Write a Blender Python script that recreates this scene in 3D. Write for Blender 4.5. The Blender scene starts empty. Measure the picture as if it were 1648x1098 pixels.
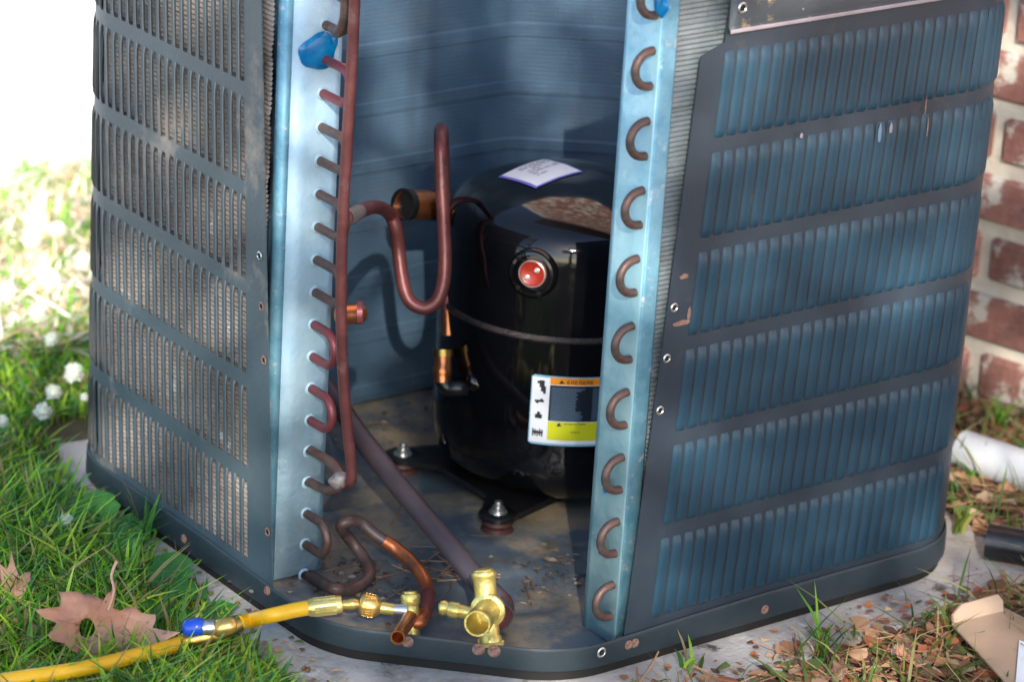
import bpy, math, random
from mathutils import Vector, Matrix, Quaternion
PI = math.pi
R = random.Random(7)
K = 0.1                                   # the numbers below are decimetres
scn = bpy.context.scene
col = scn.collection

# ---------------------------------------------------------------- camera, sky, sun, exposure
cam_d = bpy.data.cameras.new('camera'); cam = bpy.data.objects.new('camera', cam_d); col.objects.link(cam)
rot = Matrix(((0.80268169, 0.17456115, -0.57028985), (-0.59365494, 0.32561546, -0.73589971), (0.05723569, 0.92924861, 0.36499466)))
cam.matrix_world = Matrix.Translation(Vector((-17.35939, -23.43194, 15.14705)) * K) @ rot.to_4x4()
cam_d.sensor_width = 36; cam_d.lens = 120.3; cam_d.clip_start = 0.05; cam_d.clip_end = 300
cam_d.dof.use_dof = True; cam_d.dof.focus_distance = 3.42; cam_d.dof.aperture_fstop = 4.5
scn.camera = cam

SUN_EL, SUN_AZ = math.radians(29), math.radians(56)          # where the light travels
w = bpy.data.worlds.new('World'); scn.world = w; w.use_nodes = True
nt = w.node_tree; nt.nodes.clear()
sky = nt.nodes.new('ShaderNodeTexSky'); sky.sky_type = 'NISHITA'; sky.sun_disc = False
sky.sun_elevation = SUN_EL; sky.sun_rotation = math.radians(214); sky.air_density = 1.0; sky.dust_density = 0.6; sky.ozone_density = 1.5
bg = nt.nodes.new('ShaderNodeBackground'); bg.inputs['Strength'].default_value = 0.13
out = nt.nodes.new('ShaderNodeOutputWorld')
nt.links.new(sky.outputs[0], bg.inputs[0]); nt.links.new(bg.outputs[0], out.inputs[0])
sd = bpy.data.lights.new('sun', 'SUN'); sd.energy = 5.0; sd.angle = math.radians(0.5); sd.color = (1.0, 0.93, 0.84)
sun = bpy.data.objects.new('sun', sd); col.objects.link(sun)
SUNV = Vector((math.cos(SUN_EL) * math.cos(SUN_AZ), math.cos(SUN_EL) * math.sin(SUN_AZ), -math.sin(SUN_EL)))
sun.rotation_euler = SUNV.to_track_quat('-Z', 'Y').to_euler(); sun.location = (-6, -8, 6)
scn.view_settings.view_transform = 'Standard'; scn.view_settings.look = 'None'; scn.view_settings.gamma = 1
scn.view_settings.exposure = 1.45
scn.view_settings.use_curve_mapping = False

# ---------------------------------------------------------------- materials
def mat(name, c1, c2=None, rough=.5, metal=0., scale=25., bump=0., bscale=120., spots=(), coat=0., rvar=.1, tint=0., spec=.5, streak=None):
    """base colour wandering between c1 and c2, with any number of shaped stain layers (colour, scale, threshold, softness)"""
    m = bpy.data.materials.new(name); m.use_nodes = True; n = m.node_tree; N = n.nodes; L = n.links
    b = N['Principled BSDF']; c2 = c2 or c1
    tc = N.new('ShaderNodeTexCoord')
    no = N.new('ShaderNodeTexNoise'); no.inputs['Scale'].default_value = scale; no.inputs['Detail'].default_value = 6; no.inputs['Roughness'].default_value = .65
    L.new(tc.outputs['Object'], no.inputs['Vector'])
    rp = N.new('ShaderNodeValToRGB'); rp.color_ramp.elements[0].position = .35; rp.color_ramp.elements[1].position = .65
    rp.color_ramp.elements[0].color = (*c1, 1); rp.color_ramp.elements[1].color = (*c2, 1)
    L.new(no.outputs['Fac'], rp.inputs[0]); cur = rp.outputs[0]
    for i, (c, s, th, soft) in enumerate(spots):
        q = N.new('ShaderNodeTexNoise'); q.inputs['Scale'].default_value = s; q.inputs['Detail'].default_value = 8; q.inputs['Roughness'].default_value = .7
        mp = N.new('ShaderNodeMapping'); mp.inputs['Location'].default_value = (3.1 * i + 1, 1.7 * i, .4); L.new(tc.outputs['Object'], mp.inputs[0]); L.new(mp.outputs[0], q.inputs['Vector'])
        r2 = N.new('ShaderNodeMapRange'); r2.inputs['From Min'].default_value = th; r2.inputs['From Max'].default_value = th + soft; L.new(q.outputs['Fac'], r2.inputs[0])
        mx = N.new('ShaderNodeMix'); mx.data_type = 'RGBA'; L.new(r2.outputs[0], mx.inputs[0]); L.new(cur, mx.inputs[6]); mx.inputs[7].default_value = (*c, 1); cur = mx.outputs[2]
    if streak:                          # vertical rows of bent fins
        mp = N.new('ShaderNodeMapping'); mp.inputs['Scale'].default_value = (1, 1, .03); L.new(tc.outputs['Object'], mp.inputs[0])
        q = N.new('ShaderNodeTexNoise'); q.inputs['Scale'].default_value = 55; q.inputs['Detail'].default_value = 4; L.new(mp.outputs[0], q.inputs['Vector'])
        r2 = N.new('ShaderNodeMapRange'); r2.inputs['From Min'].default_value = .50; r2.inputs['From Max'].default_value = .72; r2.inputs['To Max'].default_value = .8; L.new(q.outputs['Fac'], r2.inputs[0])
        mx = N.new('ShaderNodeMix'); mx.data_type = 'RGBA'; L.new(r2.outputs[0], mx.inputs[0]); L.new(cur, mx.inputs[6]); mx.inputs[7].default_value = (*streak, 1); cur = mx.outputs[2]
    if tint:
        oi = N.new('ShaderNodeObjectInfo'); hs = N.new('ShaderNodeHueSaturation'); mr = N.new('ShaderNodeMapRange')
        mr.inputs['To Min'].default_value = 1 - tint; mr.inputs['To Max'].default_value = 1 + tint; L.new(oi.outputs['Random'], mr.inputs[0]); L.new(mr.outputs[0], hs.inputs['Value']); L.new(cur, hs.inputs['Color']); cur = hs.outputs[0]
    L.new(cur, b.inputs['Base Color'])
    rr = N.new('ShaderNodeMapRange'); rr.inputs['To Min'].default_value = max(.02, rough - rvar * rough * 2); rr.inputs['To Max'].default_value = min(1, rough + rvar * rough * 2); L.new(no.outputs['Fac'], rr.inputs[0]); L.new(rr.outputs[0], b.inputs['Roughness'])
    b.inputs['Metallic'].default_value = metal; b.inputs['Coat Weight'].default_value = coat; b.inputs['Specular IOR Level'].default_value = spec
    if bump:
        q = N.new('ShaderNodeTexNoise'); q.inputs['Scale'].default_value = bscale; q.inputs['Detail'].default_value = 5; L.new(tc.outputs['Object'], q.inputs['Vector'])
        bm = N.new('ShaderNodeBump'); bm.inputs['Strength'].default_value = bump; bm.inputs['Distance'].default_value = .002; L.new(q.outputs['Fac'], bm.inputs['Height']); L.new(bm.outputs[0], b.inputs['Normal'])
    return m
def attr_mat(name, rough=.6, sheen=0., trans=0.):
    """colour of each blade or leaf from the mesh attribute 'tone'"""
    m = bpy.data.materials.new(name); m.use_nodes = True; N = m.node_tree.nodes; L = m.node_tree.links; b = N['Principled BSDF']
    a = N.new('ShaderNodeAttribute'); a.attribute_name = 'tone'; L.new(a.outputs['Color'], b.inputs['Base Color']); b.inputs['Roughness'].default_value = rough
    if trans:
        t = N.new('ShaderNodeBsdfTranslucent'); L.new(a.outputs['Color'], t.inputs[0]); mx = N.new('ShaderNodeMixShader'); mx.inputs[0].default_value = trans
        L.new(b.outputs[0], mx.inputs[1]); L.new(t.outputs[0], mx.inputs[2]); L.new(mx.outputs[0], N['Material Output'].inputs[0])
    return m
DUST = (.20, .17, .13)
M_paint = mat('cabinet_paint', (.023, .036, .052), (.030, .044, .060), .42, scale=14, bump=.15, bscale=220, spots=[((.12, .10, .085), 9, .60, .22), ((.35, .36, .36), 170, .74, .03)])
M_louver = mat('louver_sky_tint', (.012, .042, .070), (.017, .050, .080), .33, scale=20, bump=.1, bscale=300, spots=[((.12, .11, .10), 30, .66, .2)])  # cabinet paint with the blue sky reflection put into its colour
M_louver_l = mat('louver_paint_dusty_lit', (.13, .155, .17), (.20, .195, .19), .55, scale=20, bump=.2, bscale=300, spots=[((.20, .16, .13), 12, .50, .25)], tint=.12)  # dusty cabinet paint, lightened so the bars look lit
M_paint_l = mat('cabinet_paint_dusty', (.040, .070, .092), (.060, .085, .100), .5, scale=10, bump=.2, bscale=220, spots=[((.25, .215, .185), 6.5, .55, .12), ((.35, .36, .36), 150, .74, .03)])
M_pan = mat('base_pan_paint', (.018, .031, .039), (.027, .041, .050), .45, scale=18, bump=.2, bscale=200, spots=[((.13, .10, .07), 30, .64, .12), ((.3, .3, .28), 210, .72, .04)])
M_floor = mat('pan_floor_paint', (.085, .115, .14), (.12, .145, .16), .35, scale=12, bump=.3, bscale=90, spots=[((.33, .26, .17), 7, .47, .12), ((.10, .075, .055), 18, .60, .1), ((.25, .21, .14), 60, .62, .08)])
M_fin = mat('coil_fins', (.27, .225, .195), (.38, .34, .31), .6, metal=0, scale=22, bump=.7, bscale=420, spots=[((.17, .12, .09), 9, .50, .2), ((.62, .66, .68), 20, .60, .1)])
M_fin_r = mat('coil_fins_right', (.17, .20, .21), (.26, .29, .30), .5, metal=.3, scale=22, bump=.5, bscale=420, spots=[((.16, .12, .09), 18, .56, .15)])
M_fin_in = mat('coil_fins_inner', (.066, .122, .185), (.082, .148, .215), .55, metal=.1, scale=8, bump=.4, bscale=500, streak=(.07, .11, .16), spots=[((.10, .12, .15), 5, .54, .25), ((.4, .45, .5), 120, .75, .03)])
M_plate = mat('galvanised_plate', (.30, .46, .57), (.40, .54, .63), .5, metal=.1, scale=30, bump=.35, bscale=160, spots=[((.28, .46, .58), 12, .52, .25)])
M_plate_r = mat('galvanised_plate_right_sky_tint', (.27, .50, .57), (.42, .62, .66), .42, metal=.2, scale=18, bump=.25, bscale=140, spots=[((.14, .36, .46), 16, .52, .2), ((.6, .7, .7), 50, .64, .1)])  # teal of the reflected sky is put into the zinc colour
M_flange = mat('blue_flange', (.10, .27, .37), (.20, .40, .50), .5, metal=.3, scale=40, bump=.4, spots=[((.45, .5, .52), 70, .58, .08), ((.22, .15, .10), 50, .66, .06)])
M_bluedab = mat('blue_sealant', (.0, .11, .34), (.0, .22, .46), .25, scale=90, coat=.4)
M_cop_red = mat('copper_pipe_red', (.125, .036, .036), (.19, .060, .056), .42, metal=.35, scale=35, bump=.3, spots=[((.28, .17, .16), 30, .58, .2), ((.06, .03, .03), 16, .60, .12)])
M_cop_brown = mat('copper_bend_brown', (.10, .055, .045), (.17, .10, .08), .45, metal=.4, scale=90, bump=.3, spots=[((.07, .07, .075), 50, .50, .15)])
M_cop_pink = mat('copper_bend_pink', (.24, .05, .06), (.17, .06, .06), .4, metal=.4, scale=60, bump=.2)
M_cop = mat('copper_bright', (.62, .24, .10), (.48, .16, .06), .3, metal=.9, scale=50, bump=.1, spots=[((.35, .12, .06), 40, .6, .1)])
M_cop_or = mat('copper_orange', (.55, .17, .06), (.40, .12, .05), .35, metal=.7, scale=50, bump=.1, spots=[((.12, .06, .05), 20, .5, .2)])
M_dark_pipe = mat('suction_pipe_dark', (.075, .055, .065), (.10, .075, .085), .5, metal=.3, scale=20, bump=.2, spots=[((.045, .075, .04), 12, .58, .15)])
M_solder = mat('solder', (.17, .15, .15), (.28, .24, .23), .5, metal=.4, scale=90, bump=.5)
M_brass = mat('brass', (.66, .50, .12), (.78, .65, .24), .3, metal=.72, scale=60, bump=.35, bscale=260, spots=[((.85, .80, .50), 40, .62, .2), ((.30, .20, .06), 55, .60, .12)])
M_brass_d = mat('brass_dark', (.38, .24, .06), (.55, .36, .10), .35, metal=1, scale=80, bump=.2)
M_gold = mat('brass_gold', (.72, .48, .14), (.62, .40, .12), .3, metal=.8, scale=60)
M_black = mat('black_gloss', (.002, .002, .003), (.004, .004, .005), .06, scale=9, rvar=.35, bump=.03, bscale=30, spots=[((.035, .03, .026), 38, .70, .12)])
M_black_m = mat('black_satin', (.006, .006, .007), (.012, .012, .013), .3, scale=30, bump=.2)
M_dark = mat('dark_hole_and_shade', (.008, .007, .006), None, .8)
M_seam = mat('weld_bead', (.012, .010, .010), (.03, .02, .018), .25, scale=90, bump=.8, bscale=600)
M_rubber = mat('grommet_rubber', (.05, .018, .015), (.09, .03, .025), .6, scale=60, bump=.2)
M_zinc = mat('zinc_bolt', (.55, .57, .54), (.7, .7, .66), .3, metal=.9, scale=90, bump=.2)
M_rust = mat('rusty_screw', (.19, .075, .045), (.30, .20, .16), .75, scale=200, bump=.8, bscale=500)
M_red = mat('terminal_red', (.22, .012, .006), (.29, .02, .009), .35, scale=80)
M_white = mat('label_white', (.78, .80, .84), None, .4)
M_lblue = mat('label_border_blue', (.20, .42, .58), None, .4)
M_violet = mat('label_border_violet', (.18, .16, .62), None, .4)
M_ink = mat('ink', (.015, .02, .025), None, .5)
M_inkl = mat('ink_grey', (.25, .23, .27), None, .5)
M_orange = mat('label_orange', (.85, .28, .01), None, .4)
M_yellow = mat('label_yellow', (.58, .60, .01), (.66, .66, .02), .4)
M_panel = mat('label_black_panel', (.012, .018, .028), None, .35)
M_lline = mat('label_text_lines', (.12, .20, .30), None, .5)
M_hose = mat('yellow_hose', (.85, .47, .012), (.78, .42, .012), .33, scale=40, bump=.1, spots=[((.55, .28, .02), 30, .62, .1)])
M_bhandle = mat('blue_handle', (.01, .055, .40), (.015, .07, .48), .25, scale=40)
M_brick = mat('brick_face', (.42, .19, .145), (.26, .11, .09), .85, scale=28, bump=1.0, bscale=160, spots=[((.70, .63, .54), 13, .51, .06), ((.10, .075, .08), 14, .60, .08)], tint=.3)
M_mortar = mat('mortar', (.62, .55, .45), (.72, .66, .56), .9, scale=30, bump=1, bscale=120, spots=[((.35, .27, .18), 20, .62, .1)])
M_conc = mat('pad_concrete', (.36, .34, .31), (.48, .455, .415), .85, scale=16, bump=.8, bscale=130, spots=[((.10, .085, .065), 22, .59, .07), ((.62, .60, .57), 34, .6, .12), ((.20, .17, .13), 7, .56, .12)])
M_drive = mat('driveway_concrete', (.72, .70, .66), (.80, .78, .74), .85, scale=6, bump=.4)
M_soil = mat('lawn_soil', (.055, .05, .02), (.11, .085, .04), .95, scale=14, bump=1, bscale=80, spots=[((.045, .09, .02), 9, .5, .2)])
M_sand = mat('sunlit_thatch', (.55, .42, .28), (.75, .65, .5), .9, scale=9, bump=1, bscale=60, spots=[((.12, .30, .03), 8, .54, .1)])
M_mulch = mat('litter_soil', (.085, .048, .03), (.16, .10, .06), .95, scale=22, bump=1, bscale=80, spots=[((.24, .20, .15), 14, .58, .1), ((.04, .028, .02), 18, .55, .1)])
M_pvc = mat('pvc_pipe', (.52, .55, .58), (.60, .61, .62), .3, scale=10, bump=.05, spots=[((.5, .5, .46), 22, .66, .2)])
M_card = mat('cardboard', (.42, .285, .185), (.47, .325, .215), .75, scale=12, bump=.2, bscale=200)
M_cardw = mat('cardboard_printed', (.68, .74, .78), None, .5)
M_fl = mat('clover_petals', (.80, .82, .74), (.7, .74, .62), .7, scale=200)
M_stem = mat('stem_green', (.10, .17, .04), None, .6)
M_bark = mat('bark', (.10, .07, .05), (.16, .12, .09), .9, scale=12, bump=1, bscale=30)
M_dryleaf = mat('dry_leaf', (.34, .15, .085), (.48, .27, .18), .6, scale=14, bump=.5, bscale=120, spots=[((.20, .075, .045), 18, .6, .1)], tint=.2)
M_leafvein = mat('dry_leaf_vein', (.52, .32, .22), None, .6)
M_blade = attr_mat('grass_blades', .45, trans=.35)
M_litter = attr_mat('litter_pieces', .7)
M_canopy = attr_mat('sun_blocker_leaves', .6)
M_weed = mat('weed_leaf', (.045, .17, .03), (.07, .24, .04), .4, scale=50, bump=.4, bscale=160, spots=[((.14, .30, .05), 30, .6, .15)], tint=.15)

# ---------------------------------------------------------------- mesh helpers
class MB:
    rk = 1.0
    def __init__(s): s.v = []; s.f = []; s.m = []; s.tone = []
    def add(s, v, f, mi=0):
        o = len(s.v); s.v += [tuple(p) for p in v]; s.f += [tuple(i + o for i in q) for q in f]; s.m += [mi] * len(f); return o
    def box(s, x0, x1, y0, y1, z0, z1, mi=0, c=0., M=None):
        """box with an optional small chamfer c"""
        if c <= 0:
            v = [(x, y, z) for x in (x0, x1) for y in (y0, y1) for z in (z0, z1)]
            f = [(0, 1, 3, 2), (4, 6, 7, 5), (0, 4, 5, 1), (2, 3, 7, 6), (0, 2, 6, 4), (1, 5, 7, 3)]
        else:
            v = []; idx = {}
            for ix, x in enumerate((x0, x1)):
                for iy, y in enumerate((y0, y1)):
                    for iz, z in enumerate((z0, z1)):
                        dx = c if ix == 0 else -c; dy = c if iy == 0 else -c; dz = c if iz == 0 else -c
                        for a, p in enumerate(((x, y + dy, z + dz), (x + dx, y, z + dz), (x + dx, y + dy, z))):
                            idx[ix, iy, iz, a] = len(v); v.append(p)
            g = lambda ix, iy, iz, a: idx[ix, iy, iz, a]
            f = []
            for i in (0, 1):
                q = [g(i, 0, 0, 0), g(i, 0, 1, 0), g(i, 1, 1, 0), g(i, 1, 0, 0)]; f.append(q if i == 0 else q[::-1])
                q = [g(0, i, 0, 1), g(1, i, 0, 1), g(1, i, 1, 1), g(0, i, 1, 1)]; f.append(q if i == 0 else q[::-1])
                q = [g(0, 0, i, 2), g(0, 1, i, 2), g(1, 1, i, 2), g(1, 0, i, 2)]; f.append(q if i == 0 else q[::-1])
            for i in (0, 1):
                for j in (0, 1):
                    f.append([g(0, i, j, 1), g(1, i, j, 1), g(1, i, j, 2), g(0, i, j, 2)])
                    f.append([g(i, 0, j, 0), g(i, 1, j, 0), g(i, 1, j, 2), g(i, 0, j, 2)])
                    f.append([g(i, j, 0, 0), g(i, j, 1, 0), g(i, j, 1, 1), g(i, j, 0, 1)])
            for i in (0, 1):
                for j in (0, 1):
                    for k in (0, 1): f.append([g(i, j, k, 0), g(i, j, k, 1), g(i, j, k, 2)])
        if M is not None: v = [tuple(M @ Vector(p)) for p in v]
        s.add(v, f, mi)
    def lathe(s, prof, n=32, M=None, mi=0):
        """prof: (r, z) pairs, turned about local z"""
        v = []; f = []; rings = []
        for r, z in prof:
            r *= MB.rk
            if r < 1e-6: rings.append([len(v)]); v.append((0, 0, z))
            else:
                rings.append(list(range(len(v), len(v) + n)))
                v += [(r * math.cos(2 * PI * i / n), r * math.sin(2 * PI * i / n), z) for i in range(n)]
        for a, b in zip(rings, rings[1:]):
            for i in range(n):
                j = (i + 1) % n
                if len(a) == 1 and len(b) == 1: continue
                if len(a) == 1: f.append((a[0], b[j], b[i]))
                elif len(b) == 1: f.append((a[i], a[j], b[0]))
                else: f.append((a[i], a[j], b[j], b[i]))
        if M is not None: v = [tuple(M @ Vector(p)) for p in v]
        s.add(v, f, mi)
    def tube(s, pts, r, n=14, smooth=6, mi=0, cap=True, hollow=0.):
        P = [Vector(p) for p in pts]
        rs = [q * MB.rk for q in (r if isinstance(r, (list, tuple)) else [r] * len(P))]; hollow *= MB.rk
        if smooth and len(P) > 2:
            Q = []; RR = []
            for i in range(len(P) - 1):
                p0 = P[max(i - 1, 0)]; p1 = P[i]; p2 = P[i + 1]; p3 = P[min(i + 2, len(P) - 1)]
                for k in range(smooth):
                    t = k / smooth
                    Q.append(.5 * ((2 * p1) + (p2 - p0) * t + (2 * p0 - 5 * p1 + 4 * p2 - p3) * t * t + (3 * p1 - p0 - 3 * p2 + p3) * t ** 3)); RR.append(rs[i] * (1 - t) + rs[i + 1] * t)
            Q.append(P[-1]); RR.append(rs[-1]); P = Q; rs = RR
        T = [(P[min(i + 1, len(P) - 1)] - P[max(i - 1, 0)]).normalized() for i in range(len(P))]
        u = T[0].orthogonal().normalized(); v = []; f = []
        for i, p in enumerate(P):
            if i: u = (T[i - 1].rotation_difference(T[i]) @ u); u = (u - T[i] * u.dot(T[i])).normalized()
            b = T[i].cross(u)
            v += [tuple(p + (u * math.cos(2 * PI * k / n) + b * math.sin(2 * PI * k / n)) * rs[i]) for k in range(n)]
        for i in range(len(P) - 1):
            for k in range(n):
                j = (k + 1) % n; f.append((i * n + k, i * n + j, (i + 1) * n + j, (i + 1) * n + k))
        if cap:
            f.append(tuple(range(n))[::-1])
            if hollow <= 0: f.append(tuple((len(P) - 1) * n + k for k in range(n)))
            else:                      # open end: wall thickness and a bore going back in
                e = len(P) - 1; b0 = len(v); b = T[e].cross(u)
                for rr, d in ((hollow, 0.), (hollow, -min(hollow * 7, .85 * sum((P[i + 1] - P[i]).length for i in range(len(P) - 1))) if len(P) < 12 else -hollow * 3)):
                    v += [tuple(P[e] + T[e] * d + (u * math.cos(2 * PI * k / n) + b * math.sin(2 * PI * k / n)) * rr) for k in range(n)]
                for k in range(n):
                    j = (k + 1) % n
                    f.append((e * n + k, e * n + j, b0 + j, b0 + k)); f.append((b0 + k, b0 + j, b0 + n + j, b0 + n + k))
                f.append(tuple(b0 + n + k for k in range(n)))
        s.add(v, f, mi)
    def mesh(s, name, mats, origin=(0, 0, 0), smooth=True):
        me = bpy.data.meshes.new(name); o = Vector(origin)
        me.from_pydata([tuple((Vector(p) - o) * K) for p in s.v], [], s.f)
        for m in (mats if isinstance(mats, (list, tuple)) else [mats]): me.materials.append(m)
        me.polygons.foreach_set('material_index', s.m)
        if smooth:
            me.polygons.foreach_set('use_smooth', [True] * len(s.f))
            me.set_sharp_from_angle(angle=math.radians(38))
        if s.tone:
            a = me.color_attributes.new('tone', 'FLOAT_COLOR', 'POINT')
            flat = []
            for c in s.tone: flat += [c[0], c[1], c[2], 1]
            a.data.foreach_set('color', flat)
        me.update(); return me
    def build(s, name, mats, parent=None, origin=None, smooth=True):
        """links the collected shapes as ONE mesh object; numbers are world decimetres"""
        po = Vector(parent['_o']) if parent is not None else Vector((0, 0, 0))
        o = Vector(origin) if origin is not None else po
        ob = bpy.data.objects.new(name, s.mesh(name, mats, o, smooth)); col.objects.link(ob)
        ob.parent = parent; ob.location = (o - po) * K; ob['_o'] = tuple(o)
        return ob
def link_mesh(name, me, parent, loc, rot=None, scale=None):
    ob = bpy.data.objects.new(name, me); col.objects.link(ob); ob.parent = parent
    po = Vector(parent['_o']) if parent is not None else Vector((0, 0, 0))
    ob.location = (Vector(loc) - po) * K; ob['_o'] = tuple(loc)
    if rot is not None: ob.rotation_mode = 'QUATERNION'; ob.rotation_quaternion = rot
    if scale is not None: ob.scale = scale
    return ob
def thing(name, loc, label, cat, group=None):
    o = bpy.data.objects.new(name, None); col.objects.link(o); o.location = Vector(loc) * K; o.empty_display_size = .02
    o['_o'] = tuple(loc); return tag(o, label, cat, group)
def tag(o, label=None, cat=None, group=None, kind=None):
    if label: o['label'] = label
    if cat: o['category'] = cat
    if group: o['group'] = group
    if kind: o['kind'] = kind
    return o
def frame(origin, zdir, xhint=(0, 0, 1)):
    z = Vector(zdir).normalized(); x = Vector(xhint); x = (x - z * x.dot(z))
    if x.length < 1e-4: x = z.orthogonal()
    x.normalize(); y = z.cross(x)
    return Matrix(((x.x, y.x, z.x, origin[0]), (x.y, y.y, z.y, origin[1]), (x.z, y.z, z.z, origin[2]), (0, 0, 0, 1)))

SX, SY, RC = 7.35, 7.08, 1.0               # cabinet sides and corner radius
PADZ, GZ = -.305, -.36

# ================================================================ SETTING
b = MB(); g = 24; x0, x1, y0, y1 = -60, 90, -70, 15.6
b.add([(x0, y0, GZ), (x1, y0, GZ), (x1, y1, GZ), (x0, y1, GZ)], [(0, 1, 2, 3)])
tag(b.build('lawn_ground', M_soil), kind='structure')
b = MB(); b.add([(-900, 15.6, GZ), (900, 15.6, GZ), (900, 900, GZ), (-900, 900, GZ), (-900, -900, GZ - .1), (900, -900, GZ - .1), (900, 15.6, GZ - .1), (-900, 15.6, GZ - .1)], [(0, 1, 2, 3), (4, 5, 6, 7)])
tag(b.build('driveway', M_drive), kind='structure')
b = MB()
ml = [(1.2, -1.2), (3.4, -.7), (5.2, -.55), (7.6, -.45), (7.9, 2), (7.7, 5), (8.4, 8), (12, 8), (14, -4), (6, -9), (-1, -4.6), (-.6, -2.2)]
b.add([(x, y, GZ + .012) for x, y in ml], [tuple(range(len(ml)))])
tag(b.build('mulch_bed', M_mulch), kind='structure')
b = MB(); b.add([(-9, 10.3, GZ + .01), (.5, 10.1, GZ + .01), (3, 9.7, GZ + .01), (20, 9.9, GZ + .01), (20, 15.6, GZ + .01), (-9, 15.6, GZ + .01)], [(0, 1, 2, 3, 4, 5)])
tag(b.build('dry_lawn_strip', M_sand), kind='structure')
# concrete pad with a worn edge
b = MB(); pts = []
def edge(ax, ay, bx, by, n):
    for i in range(n): t = i / n; pts.append((ax + (bx - ax) * t + R.uniform(-.05, .05), ay + (by - ay) * t + R.uniform(-.05, .05)))
edge(-.72, -.35, .4, -1.0, 6); edge(.4, -.95, 8.0, -.60, 26); edge(8.0, -.72, 8.1, 8.0, 22); edge(8.1, 8.0, .35, 7.6, 22); edge(.35, 7.6, -.06, 7.0, 3); edge(-.06, 7.0, -.30, 3.8, 16); edge(-.30, 3.8, -.58, 1.6, 12); edge(-.58, 1.6, -.72, -.35, 8)
n = len(pts); cx, cy = 3.7, 3.5
v = [(x, y, GZ - .2) for x, y in pts] + [(x, y, PADZ - .035) for x, y in pts] + [(x + (cx - x) * .008, y + (cy - y) * .008, PADZ) for x, y in pts]
f = [(i + a * n, (i + 1) % n + a * n, (i + 1) % n + (a + 1) * n, i + (a + 1) * n) for a in (0, 1) for i in range(n)] + [tuple(2 * n + i for i in range(n))]
b.add(v, f); tag(b.build('concrete_pad', M_conc), kind='structure')

# ================================================================ BRICK WALL
WD = Vector((.25, -.968, 0)).normalized(); WN = Vector((-.968, -.25, 0)).normalized(); W0 = Vector((10.65, 3.1, GZ))
wall = thing('brick_wall', tuple(W0), 'red brick house wall with smeared cream mortar behind the condenser at right', 'brick wall')
WM = Matrix(((WD.x, -WN.x, 0, W0.x), (WD.y, -WN.y, 0, W0.y), (0, 0, 1, GZ), (0, 0, 0, 1)))     # local: x along, y into the wall, z up
b = MB(); b.box(-12, 40, .10, 2.2, -.3, 31, M=WM); b.build('mortar_bed', M_mortar, wall)
CH, BL = .745, 2.15
wq = WM.to_3x3().to_quaternion()
brick_me = []
for k in range(7):
    q = MB(); L2 = .985; H2 = .29
    q.box(-L2 + R.uniform(-.02, .03), L2 + R.uniform(-.03, .02), 0, .5, -H2 + R.uniform(-.01, .015), H2 + R.uniform(-.02, .01), c=.035 + R.uniform(0, .02))
    q.v = [(x, y + R.uniform(-.012, .012), z + R.uniform(-.012, .012)) for x, y, z in q.v]
    brick_me.append(q.mesh('brick', M_brick, smooth=False))
far = MB()
for c in range(41):
    zc = .02 + CH * c + CH / 2
    off = (BL / 2 if c % 2 else 0) + .62
    for i in range(-6, 19):
        xc = i * BL + off
        if xc < -11 or xc > 39: continue
        p = WM @ Vector((xc, R.uniform(-.02, .03), zc))
        if c < 11 and -4.5 < xc < 5.5:
            link_mesh('brick', R.choice(brick_me), wall, p, wq)
        else:
            far.box(-.985, .985, -.01, .4, -.29, .29, M=Matrix.Translation(p) @ wq.to_matrix().to_4x4())
o = far.build('upper_bricks', M_brick, wall, smooth=False); tag(o, kind='stuff')
b = MB(); b.box(-13, 41, -4.5, 4, 30.5, 31.2, M=WM); b.box(-13.2, 41.2, -5.1, -4.45, 30.3, 32.0, M=WM)
b.build('eave_soffit', mat('soffit_paint', (.10, .09, .075), (.13, .12, .10), .7, scale=5), wall)

# ================================================================ CONDENSER UNIT
unit = thing('condenser_unit', (0, 0, PADZ), 'opened dark blue-grey air conditioner condenser with louvered sides standing on the concrete pad', 'air conditioner')

def wl(s, off, S=SY):
    """point, tangent, outward normal along the left face and round its far corner"""
    if s < S - RC: return (-off, s), (0, 1), (-1, 0)
    a = (s - (S - RC)) / RC
    if a < PI / 2: return (RC - (RC + off) * math.cos(a), S - RC + (RC + off) * math.sin(a)), (math.sin(a), math.cos(a)), (-math.cos(a), math.sin(a))
    return (RC + (a - PI / 2) * RC, S + off), (1, 0), (0, 1)
def wr(s, off):
    p, t, n = wl(s, off, SX); return (p[1], p[0]), (t[1], t[0]), (n[1], n[0])

PITCH, SW = .1513, .084
ZR = [(.185 + k, 1.02 + k) for k in range(6)]
def panel(fn, s0, shear, edge_fn, ncol, smax, ztop):
    zs = [-.08] + [z for a, c in ZR for z in (a, c)] + [ztop]
    if ztop > 6.2: zs = zs[:-1] + [6.12, ztop] if fn is wr else zs
    ss = [None]
    for i in range(ncol): ss += [s0 + i * PITCH - SW / 2, s0 + i * PITCH + SW / 2]
    e = ss[-1] + .08
    while e < smax: ss.append(e); e += .12
    v = []; f = []
    fine = []
    for a, c in zip(zs, zs[1:]): fine.append(a)
    fine.append(zs[-1])
    for z in fine:
        for k, s in enumerate(ss):
            q = edge_fn(z) if s is None else s + shear * z
            p = fn(q, 0)[0]; v.append((p[0], p[1], z))
    n = len(ss)
    for r in range(len(fine) - 1):
        zc = (fine[r] + fine[r + 1]) / 2; inrow = any(a < zc < c for a, c in ZR)
        for k in range(n - 1):
            if inrow and k % 2 == 1 and k < 2 * ncol: continue
            q = (r * n + k, r * n + k + 1, (r + 1) * n + k + 1, (r + 1) * n + k)
            f.append(q if fn is wr else q[::-1])
    return v, f
def thick(o, t=.0012):
    m = o.modifiers.new('thickness', 'SOLIDIFY'); m.thickness = t; m.offset = -1
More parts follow.
